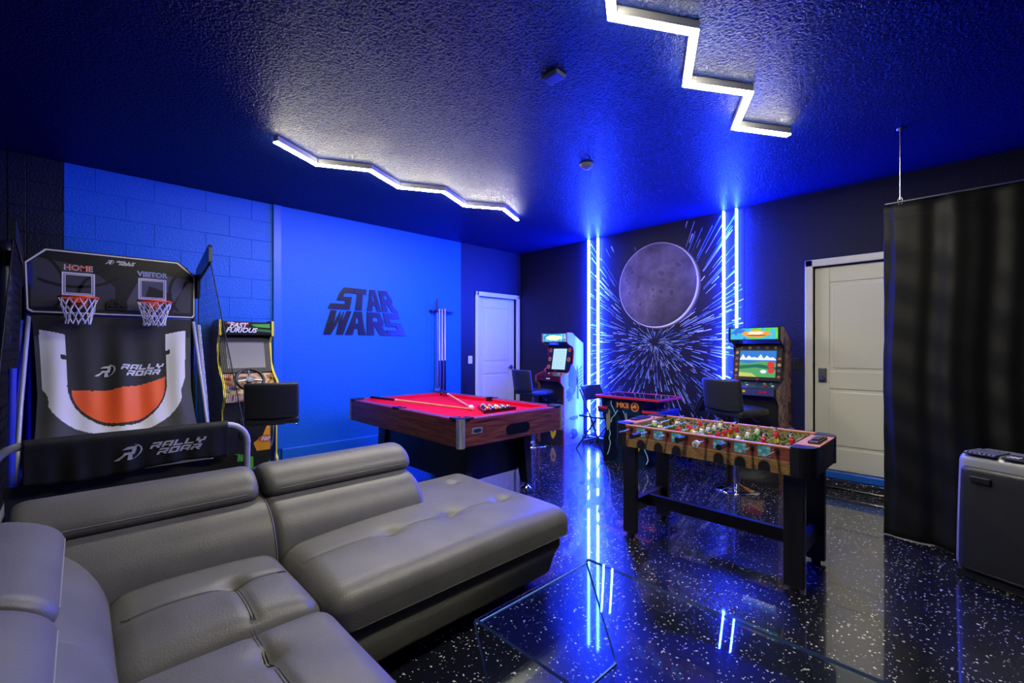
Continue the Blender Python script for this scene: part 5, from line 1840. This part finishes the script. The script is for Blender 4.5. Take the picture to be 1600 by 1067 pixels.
# ------------------------------------------------------------------ FOLDING CHAIRS
def folding_chair(label, x, y, rz):
    """faces +y, backrest at -y"""
    r = thing('folding_chair', label, 'folding chair', (x, y, 0), rz, 'folding chairs at the two-player table')
    for s in (-1, 1):
        xx = s * 0.21
        MB().tube([(xx, 0.22, 0.0), (xx, 0.02, 0.45), (xx, -0.15, 0.80)], 0.011, M_satin, 8).build('front_leg', r)
        MB().tube([(xx * 0.93, -0.22, 0.0), (xx * 0.93, 0.10, 0.43)], 0.011, M_satin, 8).build('rear_leg', r)
    MB().tube([(-0.195, -0.15, 0.11), (0.195, -0.15, 0.11)], 0.008, M_satin, 8).build('rear_stretcher', r)
    MB().tube([(-0.21, 0.15, 0.16), (0.21, 0.15, 0.16)], 0.008, M_satin, 8).build('front_stretcher', r)
    MB().rbox(-0.20, 0.20, -0.18, 0.20, 0.435, 0.458, 0.010, mat('folding_seat', S(40, 42, 52), 0.25), 3).build('seat', r)
    def f(p):
        return (p.x, p.y - 0.145 - 0.48 * (p.z - 0.79) + 0.05 * ((p.x / 0.2) ** 2) * 0.6, p.z)
    MB().rbox(-0.215, 0.215, -0.012, 0.012, 0.655, 0.845, 0.011, M_satin, 3, f, 8).build('backrest', r)
    return r


folding_chair('black folding chair at the left end of the two-player table', 1.76, -0.27, math.radians(-90))
folding_chair('black folding chair mostly hidden behind the bar stool by the mural', 3.10, -0.29, math.radians(90))

# ------------------------------------------------------------------ FOOSBALL TABLE
fo = thing('foosball_table', 'foosball table printed with brick, windows and arches on black legs', 'foosball table', (4.04, -2.14, 0))
FX, FY, Z0, Z1 = 0.62, 0.31, 0.65, 0.805
for s in (-1, 1):
    # long sides: printed brick over stone with a copper top edge
    a, b = (-FY, -FY + 0.018) if s < 0 else (FY - 0.018, FY)
    sd_ = MB().box(-0.51, 0.51, a, b, 0.722, Z1 - 0.012, M_brick).box(-0.51, 0.51, a, b, Z0, 0.722, M_stone).box(-0.51, 0.51, a - 0.001, b + 0.001, 0.720, 0.723, mat('print_line', S(210, 180, 130), 0.5)).build('long_side', fo)
    MB().rbox(-0.515, 0.515, a - 0.003, b + 0.003, Z1 - 0.014, Z1, 0.004, mat('copper_edge', S(196, 128, 92), 0.4)).build('top_edge', sd_)
    yf = -FY - 0.0012 if s < 0 else FY + 0.0012
    for xw in (-0.393, -0.264, -0.137, 0.131, 0.254, 0.383):
        gl_ = MB()
        for i in range(3):
            for j in range(3):
                x0 = xw - 0.033 + i * 0.0222
                z0 = 0.733 + j * 0.0200
                gl_.poly([(x0, yf, z0), (x0 + 0.0205, yf, z0), (x0 + 0.0205, yf, z0 + 0.0185), (x0, yf, z0 + 0.0185)], mat('window_print_%d' % ((i + j) % 3), (S(90, 196, 216), S(140, 222, 232), S(70, 168, 200))[(i + j) % 3], 0.4))
        gl_.build('window_print', sd_, fix=False)
        gl_ = MB()
        arch = [(xw - 0.030, Z0 + 0.002), (xw + 0.030, Z0 + 0.002)] + [(xw + 0.030 * math.cos(t), Z0 + 0.026 + 0.034 * math.sin(t)) for t in [i / 10 * PI for i in range(11)]]
        gl_.poly([(p[0], yf, p[1]) for p in [(xw - 0.036, Z0 + 0.001), (xw + 0.036, Z0 + 0.001)] + [(xw + 0.036 * math.cos(t), Z0 + 0.026 + 0.040 * math.sin(t)) for t in [i / 10 * PI for i in range(11)]]], mat('arch_rim', S(120, 94, 60), 0.5))
        gl_.poly([(p[0], yf + (-0.0005 if s < 0 else 0.0005), p[1]) for p in arch], mat('arch_dark', S(22, 22, 30), 0.4))
        gl_.build('arch_print', sd_, fix=False)
    # short ends
    a, b = (-FX, -FX + 0.02) if s < 0 else (FX - 0.02, FX)
    en = MB().box(a, b, -0.20, 0.20, Z0, Z1 - 0.012, mat('end_brick', S(104, 62, 66), 0.45)).build('end_panel', fo)
    xe = FX + 0.0012 if s > 0 else -FX - 0.0012
    ep = MB()
    for yc in (-0.15, 0.15):
        ep.poly([(xe, yc - 0.03, 0.725), (xe, yc + 0.03, 0.725), (xe, yc + 0.03, 0.79), (xe, yc - 0.03, 0.79)], mat('end_window', S(50, 110, 150), 0.4))
    ep.poly([(xe, -0.07, 0.675), (xe, 0.07, 0.675), (xe, 0.07, 0.75), (xe, -0.07, 0.75)], M_blackplastic)
    ep.build('end_print', en, fix=False)
    tl_ = MB().box(min(s * 0.50, s * 0.62), max(s * 0.50, s * 0.62), -0.22, 0.22, Z1 - 0.012, Z1 - 0.002, mat('copper_edge', S(196, 128, 92), 0.4)).build('end_ledge', fo)
    MB().rbox(s * 0.575 - 0.028, s * 0.575 + 0.028, -0.11, 0.11, Z1 - 0.003, Z1 + 0.012, 0.006, M_blackplastic).rbox(s * 0.575 - 0.02, s * 0.575 + 0.02, -0.05, 0.05, Z1 + 0.01, Z1 + 0.020, 0.004, M_satin).build('cup_holder', tl_)
    for sy in (-1, 1):
        # rounded black corner blocks
        cb_ = MB()
        pts = [(s * 0.51, sy * 0.312), (s * (FX - 0.085), sy * 0.312)] + [(s * (FX - 0.085 + 0.088 * math.sin(t)), sy * (0.312 - 0.088 * (1 - math.cos(t)))) for t in [i / 8 * PI / 2 for i in range(1, 9)]] + [(s * (FX + 0.003), sy * 0.20), (s * 0.51, sy * 0.20)]
        cb_.prism(pts, 'xy', Z0 - 0.005, Z1 + 0.002, M_blackplastic)
        cb_.build('corner_block', fo, 0.004)
        lx, ly = s * 0.515, sy * 0.24
        l_ = MB().box(lx - 0.05, lx + 0.05, ly - 0.022, ly + 0.022, 0.02, Z0, M_satin).build('leg', fo, 0.004)
        MB().cyl((lx, ly, 0.0), (lx, ly, 0.022), 0.026, M_blackplastic, n=14).build('foot', l_)
    MB().box(s * 0.515 - 0.02, s * 0.515 + 0.02, -0.218, 0.218, 0.16, 0.25, M_satin).build('end_stretcher', fo)
MB().box(-0.495, 0.495, -0.02, 0.02, 0.165, 0.245, M_satin).build('long_stretcher', fo)
M_pitch = mat('pitch_print', S(150, 196, 90), 0.4)
pi_ = MB().box(-0.50, 0.50, -FY + 0.018, FY - 0.018, Z0 + 0.01, Z0 + 0.035, M_pitch).build('pitch', fo)
ln_ = MB()
ln_.box(-0.002, 0.002, -0.28, 0.28, Z0 + 0.035, Z0 + 0.0356, M_white_ink)
for i in range(24):
    a0, a1 = 2 * PI * i / 24, 2 * PI * (i + 1) / 24
    ln_.poly([(r_ * math.cos(q_), r_ * math.sin(q_), Z0 + 0.0358) for r_, q_ in ((0.10, a0), (0.104, a0), (0.104, a1), (0.10, a1))], M_white_ink)
for s in (-1, 1):
    ln_.box(min(s * .38, s * .384), max(s * .38, s * .384), -0.14, 0.14, Z0 + 0.035, Z0 + 0.0356, M_white_ink)
    ln_.box(min(s * .384, s * .5), max(s * .384, s * .5), 0.136, 0.14, Z0 + 0.035, Z0 + 0.0356, M_white_ink)
    ln_.box(min(s * .384, s * .5), max(s * .384, s * .5), -0.14, -0.136, Z0 + 0.035, Z0 + 0.0356, M_white_ink)
ln_.build('pitch_lines', pi_)
M_crowd = art_mat('crowd_print', [(0.0, S(30, 32, 30)), (0.42, S(70, 74, 60)), (0.48, S(180, 170, 130)), (0.53, S(60, 60, 54)), (0.58, S(140, 110, 84)), (0.64, S(200, 196, 170)), (0.7, S(44, 44, 44))], 70, distort=0.3)
iw_ = MB()
iw_.box(-0.50, 0.50, -FY + 0.018, -FY + 0.021, Z0 + 0.035, Z1 - 0.014, M_crowd)
iw_.box(-0.50, 0.50, FY - 0.021, FY - 0.018, Z0 + 0.035, Z1 - 0.014, M_crowd)
iw_.box(-0.504, -0.50, -0.28, 0.28, Z0 + 0.035, Z1 - 0.014, M_crowd)
iw_.box(0.50, 0.504, -0.28, 0.28, Z0 + 0.035, Z1 - 0.014, M_crowd)
iw_.build('crowd_lining', fo)
skin = mat('figure_skin', S(214, 160, 120), 0.4)
kits = {'r': (mat('kit_red', S(206, 40, 46), 0.4), mat('kit_yellow', S(230, 200, 60), 0.4), mat('sock_red', S(150, 30, 36), 0.4)), 'w': (mat('kit_white', S(232, 234, 226), 0.4), mat('kit_green', S(30, 130, 84), 0.4), mat('sock_green', S(24, 90, 60), 0.4))}


def figure_mesh(kit):
    sh, pn, so = kits[kit]
    mb = MB()
    mb.rbox(-0.011, 0.011, -0.016, 0.016, -0.012, 0.022, 0.006, sh, 2)
    mb.ball((0, 0, 0.033), 0.0115, skin, 10, 7)
    mb.ball((-0.001, 0, 0.038), 0.0105, M_cuebutt, 10, 6, (1, 1, 0.6))
    mb.rbox(-0.010, 0.010, -0.014, 0.014, -0.034, -0.010, 0.005, pn, 2)
    mb.rbox(-0.007, 0.007, -0.011, 0.011, -0.058, -0.032, 0.004, so, 2)
    mb.rbox(-0.009, 0.013, -0.012, 0.012, -0.070, -0.056, 0.004, M_blackplastic, 2)
    return mb


fig = {}
for kname in kits:
    fo_ = figure_mesh(kname).build('player')
    fig[kname] = fo_.data
    bpy.data.objects.remove(fo_)
rod_x = [3.572, 3.708, 3.842, 3.968, 4.098, 4.228, 4.359, 4.488]
spec_ = [('w', 1), ('w', 2), ('r', 3), ('w', 5), ('r', 5), ('w', 3), ('r', 2), ('r', 1)]
shift = [0.02, -0.05, 0.04, 0.05, -0.04, 0.03, 0.03, -0.02]
handle_front = {1: 'g', 3: 'g', 4: 'w', 5: 'g'}
ZR = Z0 + 0.035 + 0.090
for i, (rx, (kt, n)) in enumerate(zip(rod_x, spec_)):
    x = rx - 4.04
    sh = shift[i]
    ln0, ln1 = -FY - (0.13 if i in handle_front else 0.17) + sh, FY + (0.17 if i in handle_front else 0.13) + sh
    rd = MB().cyl((x, ln0, ZR), (x, ln1, ZR), 0.0065, M_chrome, n=10).build('rod', fo)
    for yy in (-FY, FY):
        s = 1 if yy > 0 else -1
        MB().cyl((x, yy - 0.0, ZR), (x, yy + s * 0.008, ZR), 0.014, M_blackplastic, n=14).build('bushing', rd)
    if i in handle_front:
        if handle_front[i] == 'g':
            MB().cyl((x, ln0 - 0.045, ZR), (x, ln0 + 0.055, ZR), 0.018, M_blackplastic, 0.015, 10).build('grip', rd)
        else:
            MB().cyl((x, ln0 + 0.01, ZR), (x, ln0 + 0.03, ZR), 0.021, M_whiteplastic, n=16).build('end_stop', rd)
    else:
        MB().cyl((x, ln1 - 0.055, ZR), (x, ln1 + 0.03, ZR), 0.013, M_blackplastic, 0.015, 10).build('grip', rd)
    for k in range(n):
        yy = (k - (n - 1) / 2) * (0.52 / max(n, 2) if n < 5 else 0.105) + sh * 0.6
        f = bpy.data.objects.new('player', fig[kt])
        COL.objects.link(f)
        f.location = (x, yy, ZR)
        f.scale = (1.2, 1.2, 1.2)
        f.rotation_euler = (0, random.Random(i * 9 + k).choice((0.15, -0.2, 0.3, 0.1)) + (0.5 if i == 2 else 0), 0 if kt == 'w' else PI)
        f.parent = rd

# ------------------------------------------------------------------ CURTAIN
def fold_y(x):
    return 0.018 * math.sin(x * 2 * PI / 0.25 + 1.3 * math.sin(x * 4.1)) + 0.007 * math.sin(x * 2 * PI / 0.137 + 1.1) + 0.02 * math.sin(x * 2 * PI / 0.55)


CX0, CX1, CY, CZ0, CZ1 = 4.79, 6.85, -1.09, 0.006, 2.37
ct = thing('curtain', 'long black pleated curtain hanging across the right of the room', 'curtain', (CX0, CY, CZ0))
cu = MB()
NX, NZ = 320, 44
vs = []
for j in range(NZ + 1):
    z = (CZ1 - CZ0) * j / NZ
    for i in range(NX + 1):
        x = (CX1 - CX0) * i / NX
        k = 0.55 + 0.45 * (1 - z / (CZ1 - CZ0)) if z < 2.15 else 0.55
        y = fold_y(x + 0.02 * math.sin(z * 1.3)) * k + 0.012 * math.sin(z * 5 + x * 3) + 0.006 * math.sin(z * 23 + x * 11)
        if x < 0.06:
            y += (0.06 - x) * 0.6
        vs.append((x + 0.01 * math.sin(z * 4) * (1 if i else 0), y, z))
cu.raw(vs, [(j * (NX + 1) + i, j * (NX + 1) + i + 1, (j + 1) * (NX + 1) + i + 1, (j + 1) * (NX + 1) + i) for j in range(NZ) for i in range(NX)], M_curtain, True)
co_ = cu.build('drape', ct, fix=False)
sd = co_.modifiers.new('thick', 'SOLIDIFY')
sd.thickness = 0.004
hb_ = MB()
vs = []
for j, z in enumerate((CZ1 - CZ0 - 0.105, CZ1 - CZ0 - 0.10)):
    for i in range(NX + 1):
        x = (CX1 - CX0) * i / NX
        y = fold_y(x + 0.02 * math.sin(z * 1.3)) * 0.55 + 0.012 * math.sin(z * 5 + x * 3) + 0.006 * math.sin(z * 23 + x * 11) - 0.003
        if x < 0.06:
            y += (0.06 - x) * 0.6
        vs.append((x + 0.01 * math.sin(z * 4), y, z))
hb_.raw(vs, [(i, i + 1, NX + 2 + i, NX + 1 + i) for i in range(NX)], mat('hem_stitch', S(14, 15, 18), 0.7), True)
hb_.build('hem_stitching', co_, fix=False)
rd = thing('curtain_cable', 'thin steel cable carrying the black curtain', 'cable', (4.80, CY, 2.375))
MB().tube([(0, 0, 0), (2.0, 0, 0)], 0.006, M_steel, 8).build('cable', rd)
hg = thing('cable_hanger', 'thin steel hanger rod dropping from the ceiling to the curtain', 'hanger', (4.885, CY, H))
MB().cyl((0, 0, 0), (0, 0, -0.50), 0.0045, M_steel, n=8).build('rod', hg)
MB().lathe([(0.0, -0.012), (0.02, -0.010), (0.022, 0.0)], M_steel, n=16).build('ceiling_plate', hg)
MB().tube([(0, 0, -0.47), (-0.012, 0, -0.50), (-0.010, 0, -0.53), (0.010, 0, -0.53), (0.012, 0, -0.50)], 0.003, M_steel, 6, closed=True).build('hook', hg)

# ------------------------------------------------------------------ PORTABLE AIR CONDITIONER
ac = thing('portable_air_conditioner', 'charcoal portable air conditioner with silver top vents by the curtain', 'air conditioner', (5.35, -1.585, 0), math.radians(-22))
M_acdark = mat('ac_charcoal', S(38, 40, 43), 0.4, bump=(300, 0.05, 2))
M_acsilver = mat('ac_silver', S(150, 152, 160), 0.32, 0.2)


def ac_fn(p):
    k = p.z / 0.74
    return (p.x * (1 - 0.05 * k ** 2), p.y + 0.015 * k, p.z)


MB().rbox(-0.215, 0.215, 0.02, 0.32, 0.04, 0.735, 0.05, M_acsilver, 4, ac_fn, 8).build('housing', ac)
MB().rbox(-0.19, 0.19, 0.0, 0.06, 0.055, 0.66, 0.03, M_acdark, 4, ac_fn, 8).build('front_panel', ac)
MB().rbox(-0.205, 0.205, 0.03, 0.31, 0.0, 0.05, 0.01, M_blackplastic).build('plinth', ac)
hd = MB().rbox(-0.13, -0.04, -0.004, 0.012, 0.575, 0.61, 0.006, M_blackplastic).build('grip_recess', ac)
for k in range(7):
    MB().rbox(-0.165 + k * 0.020, -0.153 + k * 0.020, 0.03, 0.20, 0.733, 0.745, 0.004, M_acsilver).build('vent_slat', ac)
MB().rbox(-0.172, -0.03, 0.025, 0.205, 0.728, 0.738, 0.004, M_blackplastic).build('vent_tray', ac)
cpn = MB().rbox(-0.01, 0.16, 0.03, 0.16, 0.728, 0.741, 0.005, M_acdark).build('control_panel', ac)
for k in range(6):
    MB().rbox(0.005 + (k % 3) * 0.018, 0.018 + (k % 3) * 0.018, 0.05 + (k // 3) * 0.03, 0.065 + (k // 3) * 0.03, 0.74, 0.744, 0.001, M_whiteplastic).build('button', cpn)
MB().rbox(0.075, 0.145, 0.05, 0.09, 0.74, 0.744, 0.001, M_whiteplastic).build('display', cpn)
lbl = MB()
lbl.box(0.095, 0.185, -0.0025, 0.004, 0.25, 0.60, mat('label_blue', S(60, 84, 130), 0.4))
lo = lbl.build('sticker', ac)
lt = MB()
for k in range(5):
    lt.box(0.10, 0.18, -0.0032, -0.0025, 0.29 + k * 0.065, 0.293 + k * 0.065, M_white_ink)
lt.build('sticker_lines', lo)
